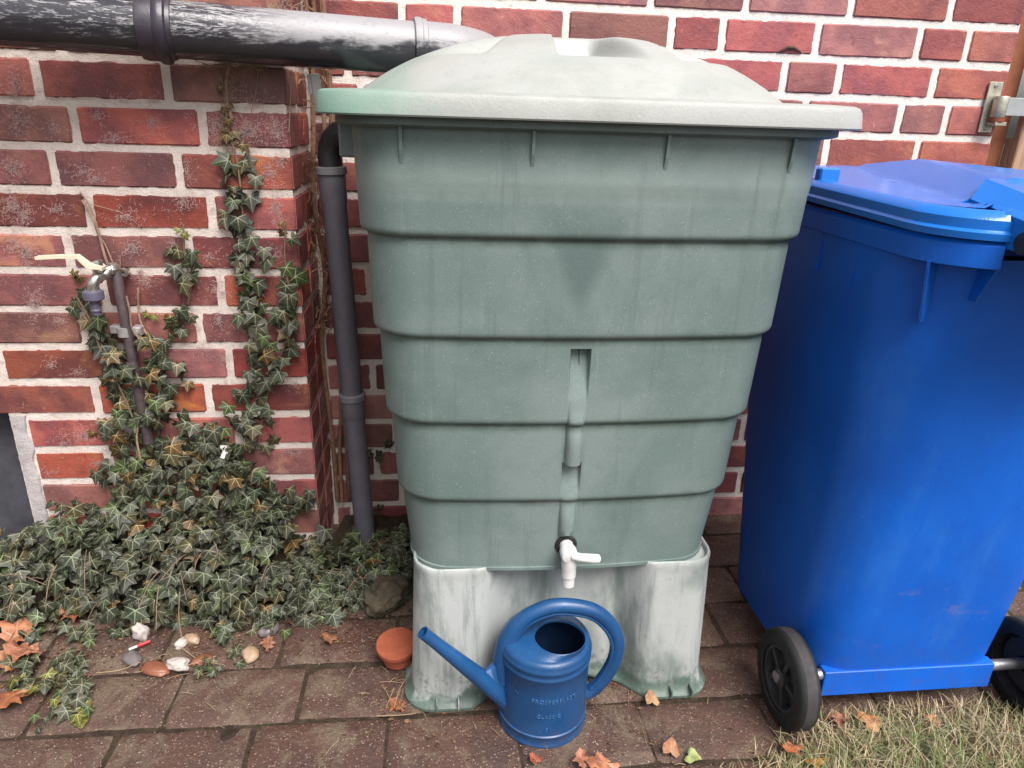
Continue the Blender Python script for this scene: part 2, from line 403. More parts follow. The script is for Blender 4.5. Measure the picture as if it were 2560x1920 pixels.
DRYROOT = plain('dry_root', (.24,.125,.075), .85, var=.5, sc_=60)
SCRATCH = plain('rootlet_pale', (.52,.35,.33), .8, var=.25, sc_=60)

# ------------------------------------------------------------------ ground, pavement
g = link('ground', mesh('ground', [(-60,-60,-.03),(60,-60,-.03),(60,60,-.03),(-60,60,-.03)], [(0,1,2,3)], SOIL)); tag(g, kind='structure')
V = []; F = []
nx, ny = 120, 70; X0, X1, Y0, Y1 = -2.2, 2.8, -2.3, .30
for j in range(ny+1):
    for i in range(nx+1):
        x = X0+(X1-X0)*i/nx; y = Y0+(Y1-Y0)*j/ny
        V.append((x, y, -.0026 + .0022*mn.noise(Vector((x*14, y*14, 0)))))
F = [(j*(nx+1)+i, j*(nx+1)+i+1, (j+1)*(nx+1)+i+1, (j+1)*(nx+1)+i) for j in range(ny) for i in range(nx)]
pav = link('pavement', mesh('pavement', V, F, SOIL, True)); tag(pav, kind='structure')
PW, PD = .262, .157
def paver_mesh(seed, W, D):
    rr = random.Random(seed); nx, ny = 9, 6; xs = [0, .006] + [.006+(W-.012)*i/(nx-2) for i in range(1, nx-2)] + [W-.006, W]
    ys = [0, .006] + [.006+(D-.012)*i/(ny-2) for i in range(1, ny-2)] + [D-.006, D]
    V = []
    for j, y in enumerate(ys):
        for i, x in enumerate(xs):
            e = min(i, len(xs)-1-i, j, len(ys)-1-j)
            z = .002*mn.noise(Vector((x*25+seed*3, y*25, seed))) - (.0030 if e == 0 else 0)
            co = (i in (0, len(xs)-1)) and (j in (0, len(ys)-1))
            dx = dy = 0
            if e == 0:
                k = .0045*mn.noise(Vector((x*45+seed, y*45, 5))); dx = k; dy = k
            if co: dx += .004*(1 if i == 0 else -1); dy += .004*(1 if j == 0 else -1); z -= .002
            V.append((x-W/2+dx, y-D/2+dy, z))
    n1, n2 = len(xs), len(ys)
    F = [(j*n1+i, j*n1+i+1, (j+1)*n1+i+1, (j+1)*n1+i) for j in range(n2-1) for i in range(n1-1)]
    per = [i for i in range(n1)] + [j*n1+n1-1 for j in range(1,n2)] + [(n2-1)*n1+i for i in range(n1-2,-1,-1)] + [j*n1 for j in range(n2-2,0,-1)]
    k0 = len(V); V += [(V[i][0], V[i][1], -.03) for i in per]
    F += [(per[a], k0+a, k0+(a+1)%len(per), per[(a+1)%len(per)]) for a in range(len(per))]
    return mesh('paver', V, F, PAVER, True, 40)
PM = [paver_mesh(s, PW-.0045, PD-.0045) for s in range(7)]
rr = random.Random(3)
row = 0
y = -.494 + PD*4.5
while y > -1.75:
    offs = .064 if row % 2 == 0 else .2
    for i in range(-6, 8):
        x = offs + (i+.5)*PW
        if row == 4: x = .013 + (i+.5)*PW           # the row in front of the stand
        if row == 3: x = -.055 + (i+.5)*PW
        if x > 1.95 or x < -1.35: continue
        if x > .95 and y < -.80: continue             # grass grows here
        if y > 0.02 and x < -.2 : continue             # under the wall
        o = link('paver', rr.choice(PM), pav, (x, y, rr.uniform(-.0012,.0016)))
        o.rotation_euler = (rr.uniform(-.010,.010), rr.uniform(-.010,.010), rr.choice((0, math.pi))+rr.uniform(-.014,.014)); o.scale = (rr.uniform(.975,1.008), rr.uniform(.96,1.01), 1)
    y -= PD; row += 1

# ------------------------------------------------------------------ brick walls
def brick_mesh(seed, Lx, Dy, Hz, mat):
    rr = random.Random(seed); b = .0035
    def axis(L, n): return [0, b] + [b+(L-2*b)*i/n for i in range(1, n)] + [L-b, L]
    xs = axis(Lx, 7 if Lx > .15 else 4); ys = axis(Dy, 2); zs = axis(Hz, 3)
    nx, ny, nz = len(xs), len(ys), len(zs); idx = {}; V = []
    for i in range(nx):
        for j in range(ny):
            for k in range(nz):
                ex, ey, ez = i in (0,nx-1), j in (0,ny-1), k in (0,nz-1)
                if not (ex or ey or ez): continue
                x, y, z = xs[i], ys[j], zs[k]
                ne = ex+ey+ez
                if ne >= 2:
                    q = b*(.75 if ne == 2 else 1.3)
                    if ex: x += q*(1 if i == 0 else -1)
                    if ez: z += q*(1 if k == 0 else -1)
                    if ey: y += q*(1 if j == 0 else -1)
                p = Vector((x*38+seed*7.1, y*38, z*38))
                x += .0016*mn.noise(p); z += .0014*mn.noise(p+Vector((9,4,2))); y += .0012*mn.noise(p+Vector((3,8,1)))
                idx[i,j,k] = len(V); V.append((x-Lx/2, y, z-Hz/2))
    F = []
    for i in range(nx-1):
        for k in range(nz-1):
            F.append((idx[i,0,k], idx[i+1,0,k], idx[i+1,0,k+1], idx[i,0,k+1]))
    for j in range(ny-1):
        for k in range(nz-1):
            F.append((idx[nx-1,j,k], idx[nx-1,j+1,k], idx[nx-1,j+1,k+1], idx[nx-1,j,k+1]))
            F.append((idx[0,j+1,k], idx[0,j,k], idx[0,j,k+1], idx[0,j+1,k+1]))
        for i in range(nx-1):
            F.append((idx[i,j,nz-1], idx[i+1,j,nz-1], idx[i+1,j+1,nz-1], idx[i,j+1,nz-1]))
            F.append((idx[i,j+1,0], idx[i+1,j+1,0], idx[i+1,j,0], idx[i,j,0]))
    return mesh('brick', V, F, mat, True, 30)
cache = {}
def brick(parent, x0, x1, yf, z0, z1, mat, rr, depth=.10):
    Lx, Hz = round(x1-x0, 2), round(z1-z0, 3); v = rr.randrange(4)
    key = (Lx, round(depth,2), Hz, mat.name, v)
    if key not in cache: cache[key] = brick_mesh(len(cache)*3+v, Lx, depth, Hz, mat)
    o = link('brick', cache[key], parent, ((x0+x1)/2, yf + rr.uniform(-.0012,.0012), (z0+z1)/2))
    o.rotation_euler = (0, rr.uniform(-.006,.006), rr.uniform(-.005,.005)); o.scale = ((x1-x0)/Lx, 1, (z1-z0)/Hz)
    return o
def mortar_sheet(bld, P, nx, nz, nrm, amp=.0015, seed=0):
    """P(u,v)->Vector"""
    V = []
    for j in range(nz+1):
        for i in range(nx+1):
            p = P(i/nx, j/nz); q = p*55
            V.append(p + nrm*amp*(mn.noise(q)+.6*mn.noise(q*2.3)))
    bld.add(V, [(j*(nx+1)+i, j*(nx+1)+i+1, (j+1)*(nx+1)+i+1, (j+1)*(nx+1)+i) for j in range(nz) for i in range(nx)])
RR = .246; NX, NZ = -.687, .473      # recess depth; edge of the dark niche in the left wall
HL, ZL = .08674, 1.25
wl = empty('brick_wall', (0,0,0)); tag(wl, 'darker red brick pier on the left with ivy, water tap and scratched brick faces', 'wall')
b = B(); mo = .0035
ZT = 1.86
mortar_sheet(b, lambda u,v: Vector((NX+(0-NX)*u-.004, mo, ZT*v-.03)), 105, 260, Vector((0,-1,0)))
mortar_sheet(b, lambda u,v: Vector((-1.6+(NX+1.6)*u, mo, NZ+.01+(ZT-NZ-.04)*v)), 90, 150, Vector((0,-1,0)))
mortar_sheet(b, lambda u,v: Vector((-.0045, .004+(RR)*u, ZT*v-.03)), 30, 260, Vector((1,0,0)))
b.build('mortar', MORT_L, wl)
rr = random.Random(11); jt = .0080; ht = .0076
for k in range(-6, 15):
    z1 = ZL-(k-1)*HL-ht; z0 = ZL-k*HL+ht
    odd = k % 2 != 0
    first = .236 if odd else .178
    xs = [0, -first]
    while xs[-1] > -1.6: xs.append(xs[-1]-.252)
    if k == 7: xs = sorted(set(xs + [-first+.118]), reverse=True)
    if k in (10, 12): xs = sorted(set(xs + [-first+.06]), reverse=True) if k == 12 else xs
    for i in range(len(xs)-1):
        a, c = xs[i+1]+jt, xs[i]-(jt if i else 0)
        if z0 < NZ-.03:
            if c < NX+.05: continue
            if a < NX+.034: a = NX+.034
        if c-a < .03: continue
        brick(wl, a, c, 0, z0, z1, BRICK_L, rr, .115 if i == 0 else .10)
    # the side of the pier: the end brick's own end shows, then one or two more behind it
    a, c = (.115+.014, RR+.09) if odd else (.115+.012, RR+.09)
    if not odd and k % 4 == 0: a = .062+.07
    o = brick(wl, 0, c-a, 0, z0, z1, BRICK_L, rr, .10)
    o.rotation_euler = (0,0,math.pi/2); o.location = (0, (a+c)/2, (z0+z1)/2)
# painted reveal and dark niche
b = B()
for s in range(40):
    pass
def strip_edge(z): return NX + .004*mn.noise(Vector((0,0,z*40)))
V = []; n_ = 60
for j in range(n_+1):
    z = -.03 + (NZ+.03)*j/n_
    wd = .030 + .006*mn.noise(Vector((4,0,z*22)))
    xa = strip_edge(z)
    V += [(xa, .09, z), (xa, -.001, z), (xa+wd*.5, -.004+.001*mn.noise(Vector((0,3,z*50))), z), (xa+wd, -.001, z), (xa+wd+.003, .006, z)]
F = [(j*5+i, j*5+i+1, (j+1)*5+i+1, (j+1)*5+i) for j in range(n_) for i in range(4)]
link('painted_reveal', mesh('painted_reveal', V, F, PLASTER, True, 50), wl)
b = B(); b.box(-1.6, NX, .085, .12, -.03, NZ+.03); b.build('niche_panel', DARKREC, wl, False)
b = B(); b.box(-1.6, NX+.0, .006, .085, NZ+.004, NZ+.012); b.build('niche_soffit', PLASTER, wl, False)

wr = empty('brick_wall', (0,RR,0)); tag(wr, 'salmon brick wall with wide pale joints set back behind the green barrel', 'wall')
HR, ZR = .08958, 1.4115; XE = 1.80
b = B()
mortar_sheet(b, lambda u,v: Vector((-.02+(XE+.02)*u, .004, (ZT+.04)*v-.03)), 280, 260, Vector((0,-1,0)))
b.add([(XE,.004,-.03),(XE,.25,-.03),(XE,.25,ZT+.01),(XE,.004,ZT+.01)], [(0,1,2,3)])
b.build('mortar', MORT_R, wr)
rr = random.Random(5)
rows = {0: [.231,.361,.622,.883,1.014,1.260,1.533,1.667], -1: [.30,.56,.826,1.065,1.335,1.60], 1: [.10,.25,.52,.79,.92,1.19,1.335,1.597],
        2: [.13,.40,.66,.79,1.05,1.26,1.523,1.655], 3: [.082,.343,.604,.865,1.08,1.335,1.593], 4: [.13,.39,.65,.78,1.04,1.30,1.56]}
for k in range(-5, 16):
    z1 = ZR-k*HR-.0084; z0 = ZR-(k+1)*HR+.0084
    if k in rows: xs = [0]+rows[k]+[XE]
    else:
        xs = [0, .055 if k % 3 == 0 else (.13 if k % 3 == 1 else .20)]
        while xs[-1] < XE-.14: xs.append(xs[-1] + (.131 if rr.random() < .28 else .261))
        xs = [x for x in xs if x < XE-.05] + [XE]
    for i in range(len(xs)-1):
        a, c = xs[i]+.0082, xs[i+1]-(.0082 if i < len(xs)-2 else -.001)
        if c-a < .03 or z1 < -.02: continue
        o = brick(wr, a, c, 0, z0, z1, BRICK_R, rr, .10)
        if k == 2 and abs(a-1.523) < .03: o['label'] = 'darker brown half brick'
# spalled brick above the barrel's right shoulder: a hollow refilled with mortar
cc = hy(1974, 134, RR)-Vector((0,RR,0))
b = B(); k0 = 14; Vp = []
for j in range(5):
    for i in range(k0+1):
        a = math.pi*i/k0; r_ = (j/4)*(1+.18*mn.noise(Vector((a*2,3,1)))); Vp.append((cc.x+.027*r_*math.cos(a), -.0002+(.004 if j == 4 else 0), cc.z-.005+.012*r_*math.sin(a)))
b.add(Vp, [(j*(k0+1)+i, j*(k0+1)+i+1, (j+1)*(k0+1)+i+1, (j+1)*(k0+1)+i)[::-1] for j in range(4) for i in range(k0)])
b = B(); pts = [(cc.x-.032+.064*i/10, -.0010, cc.z+.001+.013*math.sin(math.pi*i/10)+.001*math.sin(i*2.3)) for i in range(11)]
b.tube(pts, [.0008+.0050*math.sin(math.pi*i/10) for i in range(11)], 6); b.build('chipped_hollow', plain('hollow_dark', (.10,.045,.035), .9), wr)

# ------------------------------------------------------------------ rootlets left on the brick faces (too many to count)
V = []; F = []; rr = random.Random(21)
def hair(p, ang, ln, wd, curl, n=(0,-1,0)):
    k = len(V); x, z = 0, 0; a = ang; N = 4
    for i in range(N+1):
        ww = wd*(1-.75*i/N); nxp, nzp = -math.sin(a)*ww, math.cos(a)*ww
        if n[1]:
            V.append((p.x+x-nxp, p.y-.0006, p.z+z-nzp)); V.append((p.x+x+nxp, p.y-.0006, p.z+z+nzp))
        else:
            V.append((p.x+.0006, p.y+x-nxp, p.z+z-nzp)); V.append((p.x+.0006, p.y+x+nxp, p.z+z+nzp))
        x += math.cos(a)*ln/N; z += math.sin(a)*ln/N; a += curl
    for i in range(N): F.append((k+2*i, k+2*i+2, k+2*i+3, k+2*i+1))
clus = [(z_[0],z_[1],z_[2],z_[3],z_[4]) for z_ in [
 (45,300,45,40,110),(35,240,25,30,40),(140,320,25,25,40),(245,290,30,22,55),(380,310,30,30,60),(290,345,40,15,70),(540,310,55,50,220),(620,330,80,45,260),(690,320,30,45,120),
 (30,420,35,40,110),(210,430,40,20,50),(240,450,20,8,30),(465,420,20,40,40),(670,430,25,45,80),(700,400,20,30,60),(30,510,35,40,160),(60,540,25,30,90),(140,520,30,20,50),(310,540,50,30,90),(460,500,40,30,90),
 (690,520,18,55,130),(30,600,25,35,60),(60,630,30,40,120),(330,620,30,20,90),(180,600,20,12,20),(520,640,60,30,60),(90,760,28,45,160),(150,800,40,30,50),(360,700,30,30,60),(350,680,20,20,50),(540,720,30,40,60),(560,730,20,30,50),
 (545,800,12,30,60),(600,820,30,20,30),(130,910,20,20,30),(190,930,30,14,30),(560,900,20,30,40),(210,1090,45,28,130),(160,1110,30,20,40),(240,1160,20,15,30),(700,880,30,25,40),(735,1130,25,12,70),(700,1180,30,12,30),
 (740,960,20,15,40),(720,700,14,30,60),(690,640,14,20,40),(430,610,14,30,40),(640,260,60,40,60),(580,240,40,30,30),(300,250,80,20,40),(40,210,20,25,60),(380,250,20,10,20),(120,1180,50,20,30),(500,870,40,30,60)]]
for px, py, rx, ry, n_ in clus:
    base = rr.uniform(0, 6.28)
    for _ in range(int(n_*1.7)):
        a = rr.uniform(0, 6.28); q = min(2.2, abs(rr.gauss(0,.75)))
        p = hy(px+rx*q*math.cos(a), py+ry*q*math.sin(a), -.0015)
        if p.x > -.004 or (p.x < NX+.03 and p.z < NZ): continue
        hair(p, rr.gauss(base, 1.3), rr.uniform(.003,.012), rr.uniform(.00022,.0005), rr.uniform(-.6,.6))
for _ in range(900):
    p = Vector((rr.uniform(-1.0,-.004), -.0015, rr.uniform(.05, 1.7)))
    if p.x < NX+.03 and p.z < NZ: continue
    hair(p, rr.uniform(0,6.28), rr.uniform(.002,.008), rr.uniform(.0002,.0004), rr.uniform(-.6,.6))
for _ in range(500):
    p = Vector((.0015, rr.uniform(.02,.24), rr.uniform(.1, 1.5))); hair(p, rr.gauss(1.57,.7), rr.uniform(.004,.02), rr.uniform(.0002,.0006), rr.uniform(-.4,.4), (1,0,0))
o = link('rootlet_marks', mesh('rootlet_marks', V, F, SCRATCH), wl); o['kind'] = 'stuff'

# ------------------------------------------------------------------ the green water barrel on its stand
XC = .5595
def rrect(x0, x1, yf, yb, rc, z, front_x, off=None, bow=.010, nc=9, ns=24):
    """plan ring, starts at front-left going right (+x) along the front"""
    P = []
    for x in front_x:                       # front_x in 0..1 between the corner ends
        t = x; X = x0+rc+(x1-x0-2*rc)*t
        P.append((X, yf - bow*(1-(2*t-1)**2)))
    for i in range(1, nc+1):
        a = -math.pi/2 + math.pi/2*i/nc; P.append((x1-rc+rc*math.cos(a), yf+rc+rc*math.sin(a)))
    for i in range(1, ns): P.append((x1, yf+rc+(yb-yf-2*rc)*i/ns))
    for i in range(0, nc+1):
        a = math.pi/2*i/nc; P.append((x1-rc+rc*math.cos(a), yb-rc+rc*math.sin(a)))
    for i in range(1, ns): P.append((x1-rc-(x1-x0-2*rc)*i/ns, yb))
    for i in range(0, nc+1):
        a = math.pi/2+math.pi/2*i/nc; P.append((x0+rc+rc*math.cos(a), yb-rc+rc*math.sin(a)))
    for i in range(1, ns): P.append((x0, yb-rc-(yb-yf-2*rc)*i/ns))
    for i in range(0, nc):
        a = math.pi+math.pi/2*i/nc; P.append((x0+rc+rc*math.cos(a), yf+rc+rc*math.sin(a)))
    return [Vector((x,y,z)) for x,y in P]
bar = empty('rain_barrel', (XC,-.18,.322)); tag(bar, 'large green plastic rain barrel with pale domed lid on a weathered stand', 'rain barrel')
def unp(o, root):                         # built in world coordinates: keep them under a moved root
    o.matrix_parent_inverse = Matrix.Translation(-root.location); return o
# tiers: (z_top, z_bottom, half_top, half_bottom, yfront_top, yfront_bottom)
T = [(1.150,.981,.388,.381,-.500,-.4955), (.981,.810,.3715,.3655,-.4865,-.4845), (.810,.646,.3565,.3490,-.4755,-.4735), (.646,.482,.340,.3310,-.4645,-.4625), (.482,.323,.324,.306,-.4535,-.449)]
FX = [0,.04,.08,.12,.16,.2,.25,.3,.35,.4,.425] + [.44+.10*i/36 for i in range(37)] + [.555,.58,.62,.66,.7,.75,.8,.84,.88,.92,.96,1]
CH = .553
def chan(x, z):
    """tap channel: y offset (+ = into the barrel)"""
    if z > .792 or z < .40: return 0
    cx = .554 if z > .566 else .5535
    w_ = .0155; d = abs(x-cx)
    if d > w_+.004: return 0
    if z > .566: t = (.792-z)/(.792-.566); o = .020 - .036*min(1, t*1.25)
    else: t = (.566-z)/(.566-.40); o = .016 - .030*min(1, t*1.3)
    u = min(1, d/w_); prof = math.sqrt(max(0, 1-u**2.2))
    if o > 0: return o*(1-sstep(w_*.92, w_+.003, d)) - .004*prof*t
    return o*prof
R_ = []; 
for ti, (zt, zb, ht_, hb, yt, yb_) in enumerate(T):
    ext = [.566,.5665,.5655,.792,.7915,.7925]
    zz = [zt-.0035, zt-.007] + [zt-.007+(zb+.014-zt+.007)*i/13 for i in range(1,14)] + [zb+.010, zb+.006, zb+.003, zb+.0008, zb-.0005]
    if ti == len(T)-1: zz = [zt-.0035, zt-.007] + [zt-.007+(zb+.010-zt+.007)*i/13 for i in range(1,14)] + [zb+.007, zb+.0065, zb+.002, zb]
    zz += [e for e in ext if zb+.012 < e < zt-.01]; zz.sort(reverse=True)
    for z in zz:
        t = (zt-z)/(zt-zb); h = ht_+(hb-ht_)*t; yf = yt+(yb_-yt)*t
        if ti < len(T)-1:
            e = z-zb
            if e < .012: q = 1-e/.012; dd = .0085*(1-math.sqrt(max(0,1-q*q))); h -= dd; yf += dd
            if ti == 0 and z > 1.055: h -= -.0015*sstep(1.055,1.065,z)*0; yf -= .003*sstep(1.052,1.066,z)
        else:
            if z < zb+.0068: h += .003; yf -= .003
        if zt-z < .012 and ti > 0: h -= .0025*(1-(zt-z)/.012); yf += .0015*(1-(zt-z)/.012)
        cxo = XC + .004*(z-.7)
        ring = rrect(cxo-h, cxo+h, yf, .045+.065*sstep(.3,1.15,z), .088, z, FX)
        nF = len(FX)
        for i in range(nF):
            ring[i].y += chan(ring[i].x, z)
        R_.append(ring)
# horizontal ledges between tiers keep the same ring count, so the steps close by themselves
b = B(); b.rings(R_, False, True)
unp(b.build('body', BODY, bar, True, 50), bar)
# flange at the top of the body
b = B()
prof = [(.384,1.143,-.494),(.402,1.146,-.513),(.409,1.149,-.519),(.409,1.166,-.519),(.398,1.168,-.508)]
b.rings([rrect(XC-h, XC+h, y, .112+(h-.384)*.5, .088, z, [i/20 for i in range(21)]) for h,z,y in prof], False, True)
unp(b.build('rim_flange', BODY, bar, True, 40), bar)
# lid: skirt + ledge + dome with scooped hollows
b = B(); fx = [i/20 for i in range(21)]
def lr(h, yf, z, yb, rc=.075): return rrect(XC-.002-h, XC-.002+h, yf, yb, rc, z, fx)
prof = [(.426,-.531,1.161,.136),(.431,-.536,1.1605,.141),(.4325,-.5375,1.163,.1425),(.430,-.535,1.186,.140),(.427,-.532,1.1925,.137),(.421,-.526,1.1955,.131),(.403,-.508,1.1970,.113),(.400,-.505,1.1925,.110),(.394,-.499,1.1915,.104),(.388,-.493,1.1935,.098)]
b.rings([lr(*q) for q in prof])
unp(b.build('lid_rim', LID, bar, True, 35), bar)
V = []; nX, nY = 190, 150; DX0, DX1, DY0, DY1 = XC-.002-.392, XC-.002+.392, -.507, .103
def dome(x, y):
    u = max(-1, min(1, (x-(XC-.002))/.392)); v = max(-1, min(1, (y+.202)/.305))
    s = min(1, (abs(u)**2.5 + abs(v)**2.5)**(1/2.5))
    z = 1.1950 + .1095*(1 - s**2.55)**.97
    z = min(z, 1.2985 + (z-1.2985)*.25 if z > 1.2985 else z)
    # flat-floored hollows between the ridges that run out from the hub
    zc = 1.257+.004*(x-.55)
    hub = sstep(.150,.168, math.hypot((x-.56)*.55, y+.20))
    t = y+.35
    m_ = sstep(.498+.10*t, .510+.10*t, x)*(1-sstep(.632-.34*t-.020, .632-.34*t+.004, x))
    l_ = (1-sstep(.405+.42*t-.012, .405+.42*t+.006, x))
    r_ = sstep(.690-.30*t-.004, .690-.30*t+.010, x)
    mk = 0
    if y < -.20:
        hb = 1-sstep(-.262,-.232,y)
        mk = max(m_*hb, l_*hb*.9, r_*hb)
    if z > zc: z = z*(1-mk) + (zc+.10*(z-zc))*mk
    return z
for j in range(nY+1):
    for i in range(nX+1):
        x = DX0+(DX1-DX0)*i/nX; y = DY0+(DY1-DY0)*j/nY
        # round the corners in plan
        u = (x-(DX0+DX1)/2)/((DX1-DX0)/2); v = (y-(DY0+DY1)/2)/((DY1-DY0)/2)
        k = 1 - .10*(abs(u)*abs(v))**4
        xx = (DX0+DX1)/2 + u*k*(DX1-DX0)/2; yy = (DY0+DY1)/2 + v*k*(DY1-DY0)/2 - .010*(1-u*u)*(1 if v < 0 else 0)*abs(v)
        V.append((xx, yy, dome(x, y)))
F = [(j*(nX+1)+i, j*(nX+1)+i+1, (j+1)*(nX+1)+i+1, (j+1)*(nX+1)+i) for j in range(nY) for i in range(nX)]
unp(link('lid_dome', mesh('lid_dome', V, F, LID, True, 60), bar), bar)
# ribs hanging under the flange
for x in (.253,.452,.661,.868):
    b = B(); yb_ = -.498-.010*(1-((x-XC)/.30)**2)
    V = [(x-.0018,yb_+.006,1.146),(x-.0018,yb_-.014,1.146),(x-.0018,yb_-.010,1.112),(x-.0018,yb_-.003,1.092),(x-.0018,yb_+.006,1.090)]
    V += [(p[0]+.005,p[1],p[2]) for p in V]
    b.add(V, [(0,1,2,3,4),(9,8,7,6,5)]+[(i,i+5,(i+1)%5+5,(i+1)%5) for i in range(5)])
    unp(b.build('rib', BODY, bar, False), bar)
# small septum fins in the two pockets of the channel
for z in (.790,.5645):
    b = B(); x = .5555
    yy = -.468 if z > .6 else -.455
    V = [(x-.0012,yy-.006,z),(x-.0012,yy+.016,z),(x-.0012,yy-.004,z-.045),(x+.0012,yy-.006,z),(x+.0012,yy+.016,z),(x+.0012,yy-.004,z-.045)]
    b.add(V, [(0,1,2),(5,4,3),(0,3,4,1),(1,4,5,2),(2,5,3,0)]); unp(b.build('channel_fin', BODY, bar, False), bar)
# overflow bracket on the left side
b = B(); b.box(.146,.178,-.37,-.30,1.092,1.15,.004); unp(b.build('overflow_bracket', BODY, bar, True, 30), bar)
# stand
def stand_ring(grow, z, lipz=0.0, rc=.055):
    t = 1-z/.33; h = .307+.010*max(0,t)+grow; yf = -.466-.010*max(0,t)-grow; yb = .062+.010*t+grow
    ring = rrect(XC+.004-h, XC+.004+h, yf, yb, rc+grow*.5, z, [i/60 for i in range(61)], bow=0, ns=40)
    cx, cy = XC+.004, (yf+yb)/2; out = []; hy_ = (yb-yf)/2
    for p in ring:
        u = (p.x-cx)/h; v = (p.y-cy)/hy_
        mk = 0
        if abs(v) > .98 or abs(u) < .80:
            mk = 1-sstep(.34,.60,abs(u))
            rip = .0035*math.sin(p.x*75)*(1 if z > .03 else .2)*mk
            d = (.060*mk + rip)*(1 if v < 0 else -1); p = p + Vector((0, d, 0))
        elif abs(u) > .98:
            mk = 1-sstep(.30,.6,abs(v)); p = p + Vector((-.05*mk*(1 if u > 0 else -1), 0, 0))
        if lipz: p.z = z + lipz*(1-mk)**2
        # arched foot opening in the middle of each side
        if z < .12: p.z += .030*(sstep(.45,.0,abs(u)) if abs(v) > .5 else 0)*(1-z/.12)
        out.append(p)
    return out
b = B()
b.rings([stand_ring(.011,0), stand_ring(.015,.002), stand_ring(.015,.008), stand_ring(.011,.011), stand_ring(.004,.017), stand_ring(.001,.028)] +
        [stand_ring(0, .032+.286*i/14) for i in range(1,15)] +
        [stand_ring(.001,.3195,.008), stand_ring(-.0005,.3205,.0115), stand_ring(-.004,.3205,.0125), stand_ring(-.0065,.320,.010), stand_ring(-.0075,.3195,.002)], False, True)
unp(b.build('stand', STAND, bar, True, 45), bar)
for x in (.30,.345,.80,.845):
    b = B(); b.box(x-.0015,x+.0015,-.498,-.470,.010,.026); unp(b.build('foot_rib', STAND, bar, False), bar)


# tap on the barrel
bt = empty('barrel_tap', (.553,-.465,.382)); tag(bt, 'small white plastic tap at the foot of the green barrel', 'tap')
b = B(); b.lathe([(.022,0),(.022,.006),(.019,.009)], (.555,-.4565,.380), (0,-1,0), 24); unp(b.build('washer', BLACKR, bt), bt)
b = B(); b.lathe([(.0135,0),(.0135,.020),(.0165,.022),(.0165,.040),(.014,.044),(.006,.046)], (.555,-.462,.381), (0,-1,0), 24)
b.lathe([(.0150,0),(.0150,.020),(.0142,.024),(.0142,.044),(.0120,.046),(.0120,.066),(.0105,.068)], (.557,-.492,.374), (.02,0,-1), 22)
unp(b.build('tap_body', WHITE, bt), bt)
b = B(); b.lathe([(.011,0),(.011,.008),(.009,.010)], (.556,-.494,.374), (0,0,1), 18); unp(b.build('collar', WHITE, bt), bt)
b = B(); b.tube([(.560,-.503,.383),(.575,-.508,.381),(.600,-.510,.379),(.611,-.510,.3785),(.614,-.510,.3785)], [.009,.0085,.0095,.0085,.004], 14)
unp(b.build('lever', WHITE, bt), bt)
b = B(); b.lathe([(.009,0),(.009,.006),(.0,.0065)], (.6165,-.5105,.3785), (-1,0,0), 12, False) if False else None

# ------------------------------------------------------------------ pipes
dp = empty('drain_pipe', (-.25,-.08,1.30)); tag(dp, 'thick black drain pipe with scuffed pale paint across the top of the pier', 'pipe')
def cpt(px, py, Y): return hy(px, py, Y)
A0 = cpt(-420,-1,-.125); A1 = cpt(425,73,-.082); A2 = cpt(750,97,-.058); A3 = cpt(1045,122,-.012)
pts = [A0, A1, A2, A3]
dirv = (A3-A1).normalized()
A3 = A1 + dirv*(A3-A1).length
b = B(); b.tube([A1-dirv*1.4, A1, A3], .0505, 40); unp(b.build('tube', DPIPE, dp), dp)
# collar of the joint (big seal bead seen left of the ivy) and its gap
c0 = A1 - dirv*.022
b = B(); b.lathe([(.0512,-.030),(.056,-.028),(.0575,-.020),(.0575,.000),(.0615,.004),(.0635,.012),(.0615,.020),(.055,.023),(.0535,.030),(.0512,.031)], c0, dirv, 44); unp(b.build('collar', plain('collar_dark', (.04,.032,.045), .35, spec=.55), dp), dp)
# bend at the right end
e0 = A3; b = B()
b.lathe([(.0512,-.012),(.0575,-.010),(.0590,-.004),(.0590,.003),(.0565,.006),(.0565,.014),(.0525,.016)], e0, dirv, 40)
unp(b.build('collar', DPIPE, dp), dp)
bp = [e0 + dirv*t for t in (0,.03,.06)]
q = bp[-1]; s_ = Vector((0,1,0)); 
for i in range(1, 9):
    a = math.radians(90*i/8); bp.append(q + dirv*(.085*math.sin(a)) + s_*(.085*(1-math.cos(a))) + Vector((0,0,-.01*i/8)))
bp.append(bp[-1]+Vector((0,.10,0)))
b = B(); b.tube(bp, .0525, 32); unp(b.build('elbow', DPIPE, dp), dp)
# clip under the pipe
b = B(); qp = hy(700,175,-.02); b.box(qp.x-.010,qp.x+.012,-.03,.03,qp.z-.05,qp.z+.02,.003)
dn = empty('waste_pipe', (.07,.10,0)); tag(dn, 'slim grey plastic pipe with two collars running down the recess to the barrel', 'pipe')
P0 = Vector((.068,.06,1.045)); P1 = Vector((.104,.085,-.02))
P0 = hy(827,415,.06); P1 = hy(918,1390,.08); P1 = P0+(P1-P0)*1.03
ax = (P1-P0).normalized(); Lp = (P1-P0).length
b = B(); b.lathe([(.0300,.0),(.0300,Lp*.60),(.0255,Lp*.60),(.0255,Lp)], P0, ax, 28) if False else b.lathe([(.0305,.01),(.0305,.075),(.0275,.085),(.0265,Lp)], P0, ax, 28)
unp(b.build('tube', PIPEG, dn), dn)
tq = (hy(878,985,.07)-P0).length
b = B(); b.lathe([(.029,0),(.0345,.002),(.0350,.016),(.0305,.019)], P0, ax, 28); unp(b.build('collar', PIPEC, dn), dn)
b = B(); b.lathe([(.0275,-.004),(.0330,0),(.0335,.013),(.0300,.016)], P0+ax*tq, ax, 28); unp(b.build('collar', PIPEC, dn), dn)
